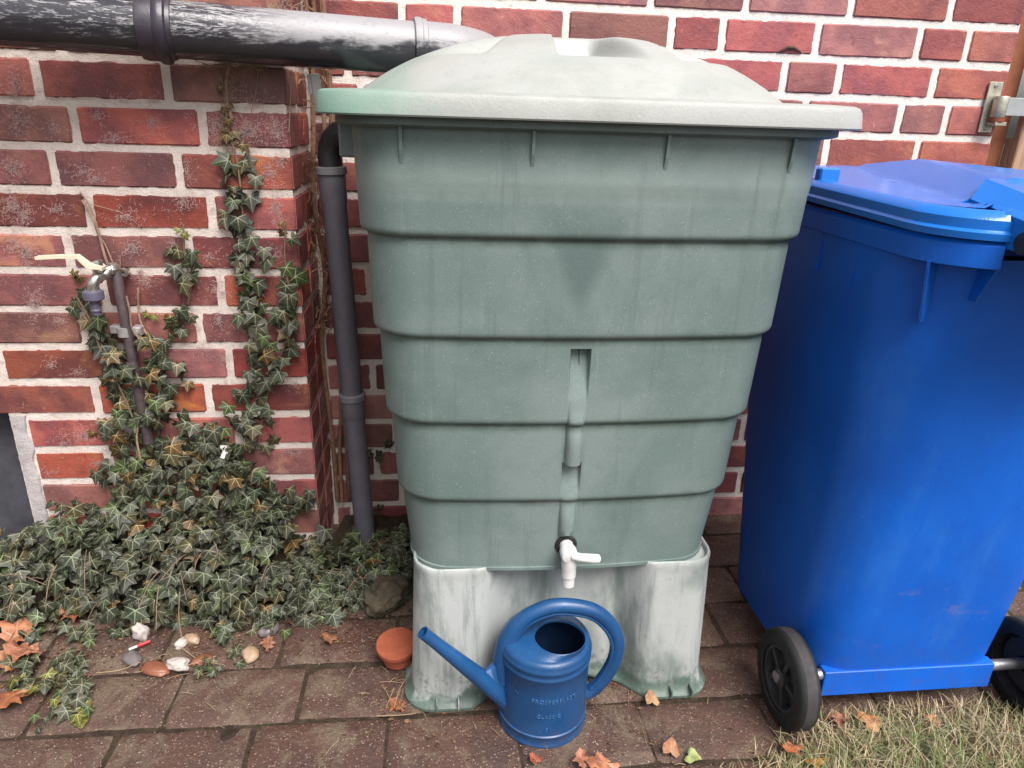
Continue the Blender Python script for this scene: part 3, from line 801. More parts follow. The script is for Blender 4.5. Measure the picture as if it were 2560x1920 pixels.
b = B(); b.lathe([(.0300,.016),(.0300,.055),(.0265,.065)], P0+ax*tq, ax, 28); unp(b.build('socket', PIPEG, dn), dn)
b = B(); ep = [P0 + ax*.02, P0, P0-ax*.018]; q = ep[-1]; up_ = -ax; s_ = Vector((.80,-.60,0)).normalized()
for i in range(1, 8):
    a = math.radians(90*i/7); ep.append(q + up_*(.055*math.sin(a)) + s_*(.055*(1-math.cos(a))))
ep.append(ep[-1]+s_*.08)
b.tube(ep, .0270, 24); unp(b.build('elbow', BLACKP, dn), dn)

# ------------------------------------------------------------------ blue wheelie bin
bn = empty('wheelie_bin', (1.283,-.35,0)); tag(bn, 'blue wheelie bin with black wheels standing right of the barrel', 'bin')
def rr2(x0, x1, y0, y1, r, z, nc=8, rb=None):
    P = []
    for (cx, cy, a0, r_) in ((x1,y0,-90,r),(x1,y1,0,r),(x0,y1,90,r),(x0,y0,180,r)):
        sx = -1 if cx == x1 else 1; sy = 1 if cy == y0 else -1
        for i in range(nc+1):
            a = math.radians(a0+90*i/nc); P.append(Vector((cx+sx*r_+r_*math.cos(a), cy+sy*r_+r_*math.sin(a), z)))
    return P
BC = 1.283
def bodyr(z, g_=0):
    t = (z-.05)/.93; hw = .212+.038*min(1,t*1.3)+g_
    return rr2(BC-hw, BC+hw, -.548-.105*t-g_, -.115+.13*t+g_, .085+.045*t, z)
b = B(); b.rings([bodyr(.05,-.012), bodyr(.052), bodyr(.09), bodyr(.13), bodyr(.2), bodyr(.3), bodyr(.4), bodyr(.55), bodyr(.7), bodyr(.85), bodyr(.93), bodyr(.985)], True, False)
unp(b.build('body', BIN, bn, True, 40), bn)
b = B(); b.box(1.094,1.472,-.5595,-.535,.055,.116,.0015); unp(b.build('base_lip', BIN, bn, True, 30), bn)
def notch(P):
    for p in P:
        if 1.120 < p.x < 1.446 and p.y < -.60: p.y = -.60
    return P
rg = lambda g_, z: notch(rr2(1.030-g_, 1.536+g_, -.700-g_, .045+g_, .115, z, 24))
b = B(); b.rings([rg(-.035,.982), rg(-.002,.978), rg(.001,.980), rg(.0015,1.012), rg(-.004,1.018), rg(-.02,1.018)], False, False); unp(b.build('rim', BIN, bn, True, 35), bn)
ld = lambda g_, z, dz=0: [Vector((p.x,p.y,p.z+dz*(p.y+.7))) for p in notch(rr2(1.024-g_, 1.542+g_, -.703-g_*1.0, .055+g_, max(.03,.115+g_*.6), z, 24))]
b = B(); b.rings([ld(-.006,1.019,.02), ld(0,1.020,.02), ld(.001,1.030,.02), ld(-.004,1.034,.02), ld(-.004,1.048,.02), ld(-.010,1.056,.02), ld(-.022,1.060,.02)], False, False)
nx_, ny_ = 60, 50; V = []
inn = ld(-.022,1.060,.02); xa, xb = min(p.x for p in inn), max(p.x for p in inn); ya, yb_ = min(p.y for p in inn), max(p.y for p in inn); rc = .10
for j in range(ny_+1):
    for i in range(nx_+1):
        y = ya+(yb_-ya)*j/ny_; ins = 0
        for e in (y-ya, yb_-y):
            if e < rc: ins = rc-math.sqrt(max(0, rc*rc-(rc-e)**2))
        l, r = xa+ins, xb-ins; x = l+(r-l)*i/nx_
        lo = 1.105+(y+.62)*.27; q = max(0,min(1,(min(x, 2*BC-x)-lo)/.07))*(1-sstep(-.03,.0,y))
        dz_ = 0
        if 1.112 < x < 1.454 and y < -.60: y = -.60; dz_ = -.045
        V.append((x, y, dz_+1.060+.02*(y+.7)+.036*q+.003*math.sin((x-xa)/(xb-xa)*math.pi)))
b.add(V, [(j*(nx_+1)+i, j*(nx_+1)+i+1, (j+1)*(nx_+1)+i+1, (j+1)*(nx_+1)+i) for j in range(ny_) for i in range(nx_)])
lidb = unp(b.build('lid', BINLID, bn, True, 35), bn)
b = B()
V = [(1.115,-.603,1.012),(1.115,-.87,1.006),(1.115,-.87,1.028),(1.115,-.603,1.069), (1.150,-.580,1.098),(1.150,-.86,1.050)]
V += [(2*BC-x, y, z) for x, y, z in V]
b.add(V, [(0,1,2,3),(3,2,5,4),(9,8,7,6)[::-1][::-1],(10,11,8,9),(4,5,11,10),(0,3,4,10,9,6),(1,7,8,11,5,2),(0,6,7,1)]); hb_ = unp(b.build('handle_housing', BINLID, bn, True, 30), bn)
b = B(); b.lathe([(.0,0),(.0155,.001),(.0165,.004),(.0165,.02)], (1.1125,-.724,1.022), (1,0,0), 22); o = b.build('hinge_cap', BLACKP, hb_); 
o.matrix_parent_inverse = Matrix.Identity(4)
b = B(); b.tube([(1.10,-.835,1.03),(1.283,-.84,1.035),(1.47,-.835,1.03)], .016, 16); o = b.build('handle', BINLID, hb_); o.matrix_parent_inverse = Matrix.Identity(4)
for o_ in (hb_.children): o_.matrix_parent_inverse = Matrix.Identity(4)
b = B(); cpz = 1.075; b.box(1.042,1.082,-.285,-.262,1.055,1.090,.003) ; unp(b.build('lid_lug', BINLID, bn, True, 30), bn)
# gussets below the rim
def gus(x, y, nx_, ny_, h, d0=.04, d1=.004):
    t = Vector((nx_, ny_, 0)).normalized(); s = Vector((-t.y, t.x, 0))*.0018; o = Vector((x,y,0))
    tp = .982
    A = [o+t*d0+Vector((0,0,tp)), o-t*.03+Vector((0,0,tp)), o-t*.03+Vector((0,0,tp-h)), o+t*d1+Vector((0,0,tp-h)), o+t*d0*.9+Vector((0,0,tp-.01))]
    b = B(); b.add([p+s for p in A]+[p-s for p in A], [(0,1,2,3,4),(9,8,7,6,5)]+[(i,i+5,(i+1)%5+5,(i+1)%5) for i in range(5)])
    unp(b.build('gusset', BIN, bn, False), bn)
gus(1.033,-.35,-1,0,.075,.0); gus(1.034,-.47,-1,0,.085,.0); gus(1.052,-.635,-.8,-.6,.10,.015,-.01); gus(1.125,-.652,0,-1,.06,.03)
# axle and wheels
for xa_, xb_ in ((.995,1.100),(1.466,1.575)):
    b = B(); b.tube([(xa_,-.545,.1),(xb_,-.545,.1)], .0115, 18); unp(b.build('axle', STEEL, bn), bn)
def wheel(x, s):
    wt = []
    b = B(); b.lathe([(.066,0),(.070,-.003),(.092,-.001),(.0975,.003),(.0995,.009),(.0995,.034),(.0975,.039),(.092,.042),(.070,.043),(.066,.041)], (x,-.550,.1), (s,0,0), 56, False, False)
    ty = unp(b.build('tyre', BLACKR, bn, True, 40), bn)
    b = B(); b.lathe([(.0980,.009),(.1000,.011),(.1000,.032),(.0980,.034)], (x,-.550,.1), (s,0,0), 56, False, False)
    tr = b.build('tread', TREAD, ty, True, 40); tr.matrix_parent_inverse = ty.matrix_parent_inverse.copy() @ Matrix.Identity(4)
    tr.matrix_parent_inverse = Matrix.Identity(4)
    b = B(); b.lathe([(.0665,.002),(.0665,.041)], (x,-.550,.1), (s,0,0), 40, False, False)
    b.lathe([(.067,.003),(.060,.004),(.056,.022),(.020,.018),(.020,.002),(.012,.000),(.0,.000)], (x,-.550,.1), (s,0,0), 40, False, False)
    for k in range(5):
        a = 2*math.pi*k/5+.3; Mx = Matrix.Translation((x,-.550,.1)) @ Matrix.Rotation(a, 4, 'X')
        b.box(s*.006 if s > 0 else -.020, s*.020 if s > 0 else -.006, -.005,.005,.018,.060,0,Mx)
    rm = b.build('rim', RIM, ty, True, 35); rm.matrix_parent_inverse = Matrix.Identity(4)
wheel(.998, 1); wheel(1.572, -1)

# ------------------------------------------------------------------ watering can
CX, CY = .517, -.508
wc = empty('watering_can', (CX,CY,0)); tag(wc, 'blue plastic watering can with ring handle standing before the stand', 'watering can')
n_ = 72
def circ(r, z, dx=0, dy=0, ex=1.0): return [Vector((CX+dx+r*ex*math.cos(2*math.pi*k/n_), CY+dy+r*math.sin(2*math.pi*k/n_), z)) for k in range(n_)]
R_ = [circ(.088,0), circ(.0905,.001), circ(.0915,.004), circ(.0905,.007), circ(.0895,.010), circ(.0900,.024), circ(.0912,.026), circ(.0912,.029), circ(.0890,.031), circ(.0885,.06), circ(.0890,.12), circ(.0898,.162),
      circ(.0915,.165), circ(.0922,.1675), circ(.0915,.170), circ(.0900,.172), circ(.0902,.178), circ(.0920,.181), circ(.0926,.184), circ(.0922,.187), circ(.0900,.190)]
for t in range(1, 7):
    a = math.radians(15*t); R_.append(circ(.078+.012*math.cos(a), .191+.013*math.sin(a)))
for t in range(1, 7):
    q = t/6; R_.append(circ(.078-(.078-.0515)*q, .204+.010*q**1.2, .024*q, -.020*q))
R_ += [circ(.0505,.2145,.024,-.020), circ(.0495,.2135,.024,-.020), circ(.0490,.208,.024,-.020)]
b = B(); b.rings(R_, True, False); body = unp(b.build('body', CANB, wc, True, 40), wc)
b = B(); b.rings([circ(.0490,.208,.024,-.020), circ(.083,.196), circ(.085,.05), circ(.08,.006)], False, True); unp(b.build('inside', CAN_IN, wc), wc)
# handle
hp = [(1262,1690),(1262,1640),(1274,1590),(1312,1545),(1371,1518),(1428,1515),(1486,1528),(1526,1562),(1543,1602),(1537,1645),(1517,1684),(1490,1716),(1462,1735)]
hpts = []
for i, (px, py) in enumerate(hp):
    p = hy(px, py, CY-.006); hpts.append(p)
hpts = bez(hpts, 5); N = len(hpts)
rad = []
for i in range(N):
    t = i/(N-1); r = .0150
    if t < .26: r = .0150 + .012*(1-t/.26)
    if t > .8: r = .0150 - .0010*(t-.8)/.2
    rad.append(r)
b = B(); b.tube(hpts, rad, 20); unp(b.build('handle', CANB, wc), wc)
cenh = sum(hpts, Vector())/N
rib = []
for p in hpts[6:-3]:
    d = (cenh-p); d.y = 0; d.normalize(); rib.append(p + d*.0125 + Vector((0,-.008,0)))
b = B(); b.tube(rib, .0042, 8); unp(b.build('handle_rib', CANB, wc), wc)
# spout
s0 = hy(1290,1765,-.52); s1 = hy(1057,1581,-.555)
sp = [s0.lerp(s1, i/10) for i in range(11)]
b = B(); b.tube(sp, [.0225-.0105*min(1,(i/10)*1.15) for i in range(11)], 24, caps=False)
dsp = (s1-s0).normalized()
b.tube([s1-dsp*.001, s1-dsp*.02, s1-dsp*.07], [.0096,.0094,.0092], 24, caps=False)
b.tube([s1-dsp*.002, s1, s1+dsp*.0001], [.0121,.0124,.0094], 24, caps=False)
unp(b.build('spout', CANB, wc), wc)
b = B(); wa = sp[5]; V = []
q1 = hy(1250,1645,-.512); q2 = hy(1262,1760,-.515); q0 = s0.lerp(s1,.42)
for th in (-.006,.006):
    V += [q0+Vector((0,th,0)), q1+Vector((0,th,0)), q2+Vector((0,th,0))]
V = []
for i in range(9):
    t = i/8; top = q1.lerp(q0+Vector((0,0,.004)), t); bot = (s0.lerp(s1, .42*t))
    wd = .016*(1-t)+.010
    V += [top+Vector((0,-wd*.5,-.003)), top+Vector((0,-wd*.2,0)), top+Vector((0,wd*.2,0)), top+Vector((0,wd*.5,-.003)), bot+Vector((0,wd*1.1,0)), bot+Vector((0,-wd*1.1,0))]
F = [(i*6+k, i*6+(k+1)%6, (i+1)*6+(k+1)%6, (i+1)*6+k) for i in range(8) for k in range(6)] + [tuple(range(6))[::-1], tuple(48+k for k in range(6))]
b.add(V, F); unp(b.build('spout_web', CANB, wc, True, 50), wc)
# embossed lettering wrapped onto the can
def emboss(txt, size, z, r, a0, spread=1.0):
    cu = bpy.data.curves.new('t', 'FONT'); cu.body = txt; cu.size = size; cu.extrude = .0013; cu.align_x = 'CENTER'; cu.resolution_u = 2; cu.space_character = spread
    to = bpy.data.objects.new('t', cu); COL.objects.link(to)
    dg = bpy.context.evaluated_depsgraph_get(); dg.update()
    me = bpy.data.meshes.new_from_object(to.evaluated_get(dg)); bpy.data.objects.remove(to)
    for v in me.vertices:
        a = a0 + v.co.x/r; rad_ = r + v.co.z
        v.co = (CX+rad_*math.sin(a), CY-rad_*math.cos(a), z+v.co.y)
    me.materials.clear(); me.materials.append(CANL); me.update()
    return unp(link('lettering', me, wc), wc)
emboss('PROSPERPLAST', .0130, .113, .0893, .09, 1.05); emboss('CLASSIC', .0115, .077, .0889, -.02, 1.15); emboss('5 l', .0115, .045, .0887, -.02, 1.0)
a = -.78; b = B(); c_ = Vector((CX+.0896*math.sin(a), CY-.0896*math.cos(a), .123))
b.tube([c_+Vector((-.003,0,.006)), c_+Vector((.003,-.003,-.004))], .0009, 8); unp(b.build('logo_mark', CANB, wc), wc)

# ------------------------------------------------------------------ outdoor tap on the pier
ft = empty('garden_tap', (-.385,-.03,.80)); tag(ft, 'nickel garden tap with cream lever and grey hose connector on the brick pier', 'tap')
def H(px, py, Y): return hy(px, py, Y)
pt = H(288,672,-.032); pb_ = H(338,930,-.032); pb2 = pb_ + (pb_-pt)*.75
b = B(); b.tube([pt+Vector((0,.0,.010)), pt, pb_, pb2], [.006,.0115,.0115,.0115], 16); unp(b.build('riser_pipe', RUSTP, ft), ft)
b = B(); mm = H(331,905,-.032); dv = (pb_-pt).normalized(); b.lathe([(.0118,-.001),(.0135,0),(.0140,.004),(.0140,.022),(.0118,.024)], mm, dv, 18); unp(b.build('coupling', RUSTP, ft), ft)
b = B(); b.lathe([(.0125,-.008),(.0138,-.006),(.0138,.010),(.0125,.012)], H(285,672,-.034), (-.55,-.8,.05), 8)
b.lathe([(.0115,.006),(.0115,.030),(.0135,.031),(.0135,.038),(.0100,.040)], H(285,672,-.034), (-.75,-.62,-.12), 18)
va = H(252,690,-.062); vb = H(236,702,-.078); vc = H(232,728,-.080)
b.tube(bez([H(268,683,-.050), va, vb, vc], 5), [.0125]*3+[.0112]*13, 18)
b.lathe([(.0128,0),(.0128,.006)], H(247,693,-.066), (-.7,-.6,-.5), 18)
b.lathe([(.0085,0),(.0085,.022),(.0105,.023),(.0105,.028)], va+Vector((0,0,.004)), (-.1,0,1), 6)
unp(b.build('valve_body', CHROME, ft), ft)
b = B(); b.lathe([(.010,0),(.0185,.001),(.0195,.004),(.0195,.019),(.0180,.021),(.0100,.022),(.0098,.040),(.0110,.042),(.0110,.045),(.0090,.047),(.0088,.053)], vc+Vector((0,0,.002)), (0,0,-1), 28)
for k in range(20):
    a = 2*math.pi*k/20; b.box(.0192,.0204,-.0012,.0012,-.018,-.003,0, Matrix.Translation(vc+Vector((0,0,.002))) @ Matrix.Rotation(a,4,'Z'))
unp(b.build('hose_connector', LILAC, ft, True, 30), ft)
l0 = H(252,666,-.070); l1 = H(222,664,-.075); l2 = H(195,641,-.080); l3 = H(150,641,-.082); l4 = H(92,644,-.083)
b = B(); V = []
for p, hw, th in ((l0+Vector((.006,0,-.004)),.011,.0035),(l0,.013,.0045),(l1,.012,.0045),(l2,.009,.0035),(l3,.0085,.0032),(l4,.0088,.0032)):
    V += [p+Vector((0,-hw,-th)), p+Vector((0,hw,-th)), p+Vector((0,hw,th)), p+Vector((0,-hw,th))]
b.add(V, [(i*4+k, i*4+(k+1)%4, (i+1)*4+(k+1)%4, (i+1)*4+k) for i in range(5) for k in range(4)] + [(3,2,1,0),(20,21,22,23)])
unp(b.build('lever', CREAM, ft, True, 50), ft)
b = B(); b.lathe([(.0095,0),(.0095,.005),(.0070,.009)], l0+Vector((-.004,0,.004)), (0,0,1), 6); unp(b.build('lever_nut', CHROME, ft), ft)
cl = H(312,830,-.032)
b = B(); b.lathe([(.0125,-.012),(.0150,-.011),(.0150,.009),(.0125,.010)], cl, dv, 18); b.box(cl.x-.034,cl.x-.012,-.028,-.004,cl.z-.006,cl.z+.012,.002); b.box(cl.x+.012,cl.x+.033,-.030,-.004,cl.z-.012,cl.z+.010,.003)
b.lathe([(.007,0),(.006,.004),(.003,.005)], (cl.x+.024,-.030,cl.z-.002), (0,-1,0), 12)
unp(b.build('pipe_clamp', CLAMP, ft, True, 30), ft)
sc_ = H(313,681,-.012)
b = B(); b.lathe([(.0075,-.012),(.0075,.004),(.0095,.005),(.0095,.009),(.0085,.011),(.004,.011),(.0036,.008),(.0,.008)], sc_, (0,-1,0), 18); unp(b.build('wall_screw', CHROME, ft), ft)

# ------------------------------------------------------------------ gate with post and hinge
gt = empty('wooden_gate', (1.95,.25,0)); tag(gt, 'pale wooden gate on a brown post at the right end of the brick wall', 'gate')
b = B(); b.box(1.803,1.86,.27,.36,0,2.1,.003); unp(b.build('post', BROWNP, gt, True, 30), gt)
for i in range(3):
    b = B(); b.box(1.862+i*.10,1.862+i*.10+.094,.225,.250,.05,2.05,.003); unp(b.build('board', WOOD, gt, True, 30), gt)
b = B(); b.box(1.862,2.2,.2505,.275,1.05,1.15,.002); unp(b.build('rail', WOOD, gt, True, 30), gt)
hi = empty('gate_hinge', (1.78,.24,1.22)); tag(hi, 'galvanised strap hinge fixed across brick wall and wooden gate', 'hinge')
pz0 = hy(2380,325,.243); pz1 = hy(2480,210,.243)
b = B(); b.box(1.748,1.786,.238,.2425,1.160,1.285,.001); unp(b.build('wall_plate', BRASS, hi, True, 30), hi)
for z in (1.275,1.170):
    b = B(); b.lathe([(.005,0),(.0045,.002),(.002,.0025)], (1.766,.2375,z), (0,-1,0), 10); unp(b.build('screw', STEEL, hi), hi)
b = B(); b.lathe([(.017,0),(.018,.002),(.018,.050),(.017,.052)], (1.778,.221,1.198), (0,0,1), 20); unp(b.build('knuckle', BRASS, hi), hi)
b = B(); b.lathe([(.019,0),(.019,.008)], (1.778,.221,1.188), (0,0,1), 20); unp(b.build('washer', plain('washer_rust', (.25,.06,.03), .6), hi), hi)
b = B(); b.box(1.765,1.797,.205,.24,1.178,1.187,.001); unp(b.build('hinge_bracket', BRASS, hi, True, 30), hi)
b = B(); b.box(1.785,2.15,.2035,.2090,1.203,1.247,.001); unp(b.build('strap', STRAP, hi, True, 30), hi)

# ------------------------------------------------------------------ small things on the ground
def rock(name, c, rx, ry, rz, mat, seed, amp=.18, sub=2):
    import bmesh
    bm = bmesh.new(); bmesh.ops.create_icosphere(bm, subdivisions=sub, radius=1)
    for v in bm.verts:
        k = 1+amp*mn.noise(v.co*1.6+Vector((seed,0,0)))+amp*.5*mn.noise(v.co*3.7+Vector((0,seed,0))); v.co *= k
        v.co = Vector((v.co.x*rx, v.co.y*ry, v.co.z*rz))
    me = bpy.data.meshes.new(name); bm.to_mesh(me); bm.free(); me.materials.append(mat)
    me.polygons.foreach_set('use_smooth', [True]*len(me.polygons))
    o = link(name, me, None, (c[0], c[1], rz*.8)); o.rotation_euler = (0,0,seed*1.3); return o
M_WST = plain('stone_white', (.42,.37,.34), .7, var=.3, sc_=40); M_GST = plain('stone_grey', (.15,.13,.13), .4, var=.3, sc_=40)
M_RST = plain('stone_rust', (.24,.09,.05), .4, var=.3, sc_=40); M_TST = plain('stone_tan', (.38,.26,.17), .45, var=.35, sc_=50); M_MOSS = plain('stone_mossy', (.10,.080,.050), .9, var=.7, sc_=30, bump=.006)
for px, py, rx, ry, rz, mt, lab in [
    (352,1585,.016,.012,.020,M_WST,'pointed white stone under the ivy beside the red stick'),
    (445,1662,.024,.016,.011,M_WST,'rough white stone lying in front of the rusty pebble'),
    (453,1610,.015,.011,.009,M_WST,'small white pebble at the ivy edge behind the rough white stone'),
    (330,1648,.026,.016,.008,M_GST,'flat grey pebble below the red stick'),
    (388,1674,.031,.017,.008,M_RST,'flat rusty brown pebble between grey pebble and white stone'),
    (505,1652,.020,.013,.008,M_RST,'brown pebble half hidden right of the white stone'),
    (480,1600,.020,.012,.010,M_TST,'ochre pebble under the ivy edge'),
    (626,1638,.022,.016,.012,M_TST,'tan pebble with a dark edge on the paving'),
    (672,1578,.022,.014,.012,M_GST,'grey speckled pebble tucked under the ivy')]:
    c = hz(px, py, rz*.7); o = rock('pebble', c, rx*1.1, ry*1.1, rz*1.15, mt, px*.13, .45 if mt is M_WST else .25, 3); tag(o, lab, 'stone', 'pebbles lying along the edge of the ivy')
c = hz(985,1530,.03); o = rock('mossy_rock', (.172,-.13,0), .066, .05, .034, M_MOSS, 3.3, .35, 4); tag(o, 'mossy brown rock behind the terracotta pot at the corner of the stand', 'rock')
tc = hz(992,1600,.062)
tp = empty('terracotta_pot', (tc.x+.012,tc.y-.0,0)); tag(tp, 'orange terracotta pot with a disc lid partly hidden behind the stand', 'pot')
tp.location = (.214,-.335,0)
b = B(); b.lathe([(.028,0),(.034,.006),(.037,.036),(.034,.042)], (.214,-.335,0), (0,0,1), 32); unp(b.build('pot_body', TERRA, tp), tp)
b = B(); b.lathe([(.036,.042),(.045,.044),(.0465,.048),(.0460,.056),(.044,.0585),(.020,.0588),(.0,.0588)], (.214,-.335,0), (-.05,-.12,1), 40, True, False); unp(b.build('pot_lid', TERRA, tp), tp)
b = B(); c1 = hz(322,1624,.012); c2 = hz(375,1603,.012)
b.tube([c1, c1.lerp(c2,.38)], .0028, 10); w_ = c1.lerp(c2,.38)
st = empty('striped_stick', c1); tag(st, 'thin red stick with a white tip lying below the ivy', 'stick')
unp(b.build('white_tip', WHITE, st), st)
b = B(); b.tube([w_, c2], .0038, 10); unp(b.build('red_shaft', REDST, st), st)
# white tag in the ivy and white strip in the corner
c = hy(560,1130,-.05); b = B(); b.box(-.010,.006,-.0015,.0015,0,.016,.001); b.box(-.004,.010,-.003,.0,-.016,.002,.001, Matrix.Rotation(.2,4,'Y'))
o = b.build('plastic_tag', WHITE, None, True, 30); o.location = c; o.rotation_euler = (-.3,.2,.2); tag(o, 'small white plastic clip caught among the climbing ivy leaves', 'clip')
c = hy(792,222,.03); b = B(); b.box(-.010,.010,-.004,.004,-.032,.030,.002); b.box(-.016,-.010,-.002,.003,-.010,.030,.001)
o = b.build('white_wood_strip', WHITE, None, True, 30); o.location = c; o.rotation_euler = (0,-.12,.3); tag(o, 'broken white strip hanging in dry roots beneath the black pipe', 'strip')

# ------------------------------------------------------------------ ivy
LOBES = [(0,.30),(.10,.20),(.30,.10),(.24,.28),(.02,.42),(.22,.50),(.12,.60),(.34,.58)]
def leaf_outline(kind=0):
    # half outline from petiole notch to tip, mirrored; unit leaf, x -0.5..0.5, y 0..1
    if kind == 0: h = [(0,.30),(.10,.19),(.26,.10),(.40,.13),(.34,.27),(.33,.35),(.50,.58),(.30,.60),(.18,.64),(.10,.82),(0,1.0)]
    elif kind == 1: h = [(0,.30),(.12,.18),(.30,.16),(.45,.24),(.33,.36),(.31,.42),(.44,.66),(.24,.64),(.16,.70),(.09,.84),(0,.97)]
    elif kind == 2: h = [(0,.30),(.10,.20),(.30,.16),(.42,.30),(.40,.48),(.34,.56),(.22,.70),(.12,.84),(0,.95)]                   # blunt, three lobes
    else: h = [(0,.10),(.05,.14),(.14,.16),(.10,.24),(.22,.34),(.32,.36),(.22,.44),(.24,.54),(.42,.60),(.30,.68),(.20,.72),(.24,.84),(.10,.88),(0,1.0)]  # oak-like
    return h
def leaf_geo(kind, curl=.15, fold=.25, wob=0.0, seed=0):
    h = leaf_outline(kind); pts = h + [(-x, y) for x, y in h[-2:0:-1]]
    V = []; C = (0, .38 if kind < 3 else .5)
    def zz(x, y):
        return -fold*abs(x)*.6 - curl*(y-.35)**2*1.2 + wob*mn.noise(Vector((x*4, y*4, seed))) 
    V.append((C[0], C[1], zz(*C)+.01)); n = len(pts)
    for x, y in pts: V.append((x, y, zz(x, y)))
    # mid ring
    for x, y in pts:
        mx, my = C[0]+(x-C[0])*.5, C[1]+(y-C[1])*.5; V.append((mx, my, zz(mx,my)+.006))
    F = []
    for i in range(n):
        a, c = 1+i, 1+(i+1)%n; ma, mc = 1+n+i, 1+n+(i+1)%n
        F += [(a, c, mc, ma), (0, ma, mc)]
    UV = [(v[0]+.5, v[1]) for v in V]
    V = [(v[0], v[1]-.30, v[2]) for v in V]
    return V, F, UV
GEO = [leaf_geo(k, c, f, w_, s) for s, (k, c, f, w_) in enumerate([(0,.15,.22,.05),(1,.12,.16,.06),(0,.3,.35,.06),(2,.25,.25,.07),(1,.35,.08,.08),(0,-.1,.28,.06)])]
def leaf_mesh(name, geo, tint, mat):
    V, F, UV = geo; me = mesh(name, V, F, mat, True)
    uvl = me.uv_layers.new(name='UVMap')
    for lp in me.loops: uvl.data[lp.index].uv = UV[lp.vertex_index]
    ca = me.color_attributes.new('tint', 'FLOAT_COLOR', 'POINT'); ca.data.foreach_set('color', [v for _ in V for v in (*tint, 1)])
    return me
TINTS = [(1,1,1),(1.3,1.1,.9),(.7,.75,.8),(1.0,1.35,.8),(.85,1.05,1.0),(2.3,1.35,.8),(2.4,2.3,.8),(.5,.55,.6)]
LM = [leaf_mesh('leaf', GEO[i % 6], TINTS[j], IVY) for j in range(8) for i in range(6)]
GREENT = [0,0,1,2,2,3,4,4,7]
def leaf_matrix(p, nrm, tipdir, size, rr):
    n = Vector(nrm).normalized(); t = Vector(tipdir); t = (t - n*t.dot(n)).normalized(); x = t.cross(n).normalized()
    M = Matrix((x, t, n)).transposed().to_4x4(); M = Matrix.Translation(p) @ M @ Matrix.Rotation(rr.gauss(0,.45),4,'Z') @ Matrix.Rotation(rr.gauss(0,.25),4,'X') @ Matrix.Rotation(rr.gauss(0,.25),4,'Y')
    s = size; return M @ Matrix.Diagonal((s*rr.uniform(.85,1.1), s, s, 1))
def place_leaves(root, items, maxn=296, stuff_name='foliage'):
    """items: (matrix, tint index, priority)"""
    items.sort(key=lambda q: -q[2]); rt = Matrix.Translation(-root.location)
    for M, ti, pr in items[:maxn]:
        g_ = random.randrange(6); o = link('leaf', LM[ti*6+g_], root); o.matrix_basis = rt @ M
    rest = items[maxn:]
    if rest:
        V = []; F = []; U = []; Tn = []
        for M, ti, pr in rest:
            g_ = GEO[random.randrange(6)]; k = len(V)
            V += [tuple(M @ Vector(v)) for v in g_[0]]; F += [tuple(i+k for i in f) for f in g_[1]]; U += g_[2]
            tt = TINTS[ti]; Tn += [v for _ in g_[0] for v in (*tt, 1)]
        me = mesh(stuff_name, V, F, IVY, True); uvl = me.uv_layers.new(name='UVMap'); uvl.data.foreach_set('uv', [c for lp in me.loops for c in U[lp.vertex_index]])
        ca = me.color_attributes.new('tint', 'FLOAT_COLOR', 'POINT'); ca.data.foreach_set('color', Tn)
        o = unp(link(stuff_name, me, root), root); o['kind'] = 'stuff'
rr = random.Random(99)
iv = empty('climbing_ivy', (-.35,-.02,.0)); tag(iv, 'ivy climbing the red brick pier in thin strands around the garden tap', 'ivy')
items = []
def wall_leaf(px, py, dep=None, size=None, tint=None):
    Y = -(rr.uniform(.006,.03) if dep is None else dep); p = hy(px, py, Y)
    if p.x > -.01 and p.z > .3: p.x = -.01
    s = (size or rr.uniform(.032,.050))*1.12
    nrm = Vector((rr.gauss(0,.28), -1, rr.gauss(.35,.3))); tip = Vector((rr.gauss(0,.55), -.2, -1))
    items.append((leaf_matrix(p, nrm, tip, s, rr), rr.choice(GREENT) if tint is None else tint, s))
strands = {
 'A': [(548,170),(562,250),(572,330),(592,400),(604,500),(608,600),(602,680),(622,760),(645,820),(640,900),(612,980),(622,1060),(602,1150),(598,1240)],
 'B': [(715,560),(712,640),(722,720),(735,800),(705,880),(665,1000),(645,1120)],
 'C': [(458,560),(462,640),(476,710),(470,760)],
 'D': [(205,500),(240,560),(262,640),(285,700)],
 'E': [(190,740),(225,800),(250,870),(290,950),(330,1040),(345,1120),(350,1230)],
 'F': [(345,720),(350,800),(380,860),(400,930),(400,1010)]}
for k_, pl in strands.items():
    b = B(); P = [hy(x, y, -.008-.004*rr.random()) for x, y in pl]
    if k_ in 'E': P = [hy(x, y, -.03) for x, y in pl]
    b.tube(bez(P, 4), .0022 if k_ not in 'D' else .0028, 6); unp(b.build('stem', ROOT if k_ in 'DF' else STEM, iv), iv)
def along(pl, y0, y1, step, spread, **kw):
    P = bez([(x,y,0) for x,y in pl], 8); acc = 0
    for i in range(1, len(P)):
        acc += (P[i]-P[i-1]).length
        if acc > step:
            acc = rr.uniform(-.3,.2)*step
            if y0 <= P[i].y <= y1: wall_leaf(P[i].x+rr.gauss(0,spread), P[i].y+rr.gauss(0,6), **kw)
along(strands['A'], 385, 1240, 19, 22, size=None); along(strands['A'], 560, 1240, 30, 26)
along(strands['B'], 590, 1120, 24, 20); along(strands['E'], 740, 1240, 17, 26)
along(strands['C'], 600, 720, 24, 22)
for x, y in [(570,400),(610,402),(565,440),(625,490),(560,545),(610,560)]: wall_leaf(x, y, size=.048)
for x, y in [(445,625),(480,630),(478,690),(435,665)]: wall_leaf(x, y, size=.042)
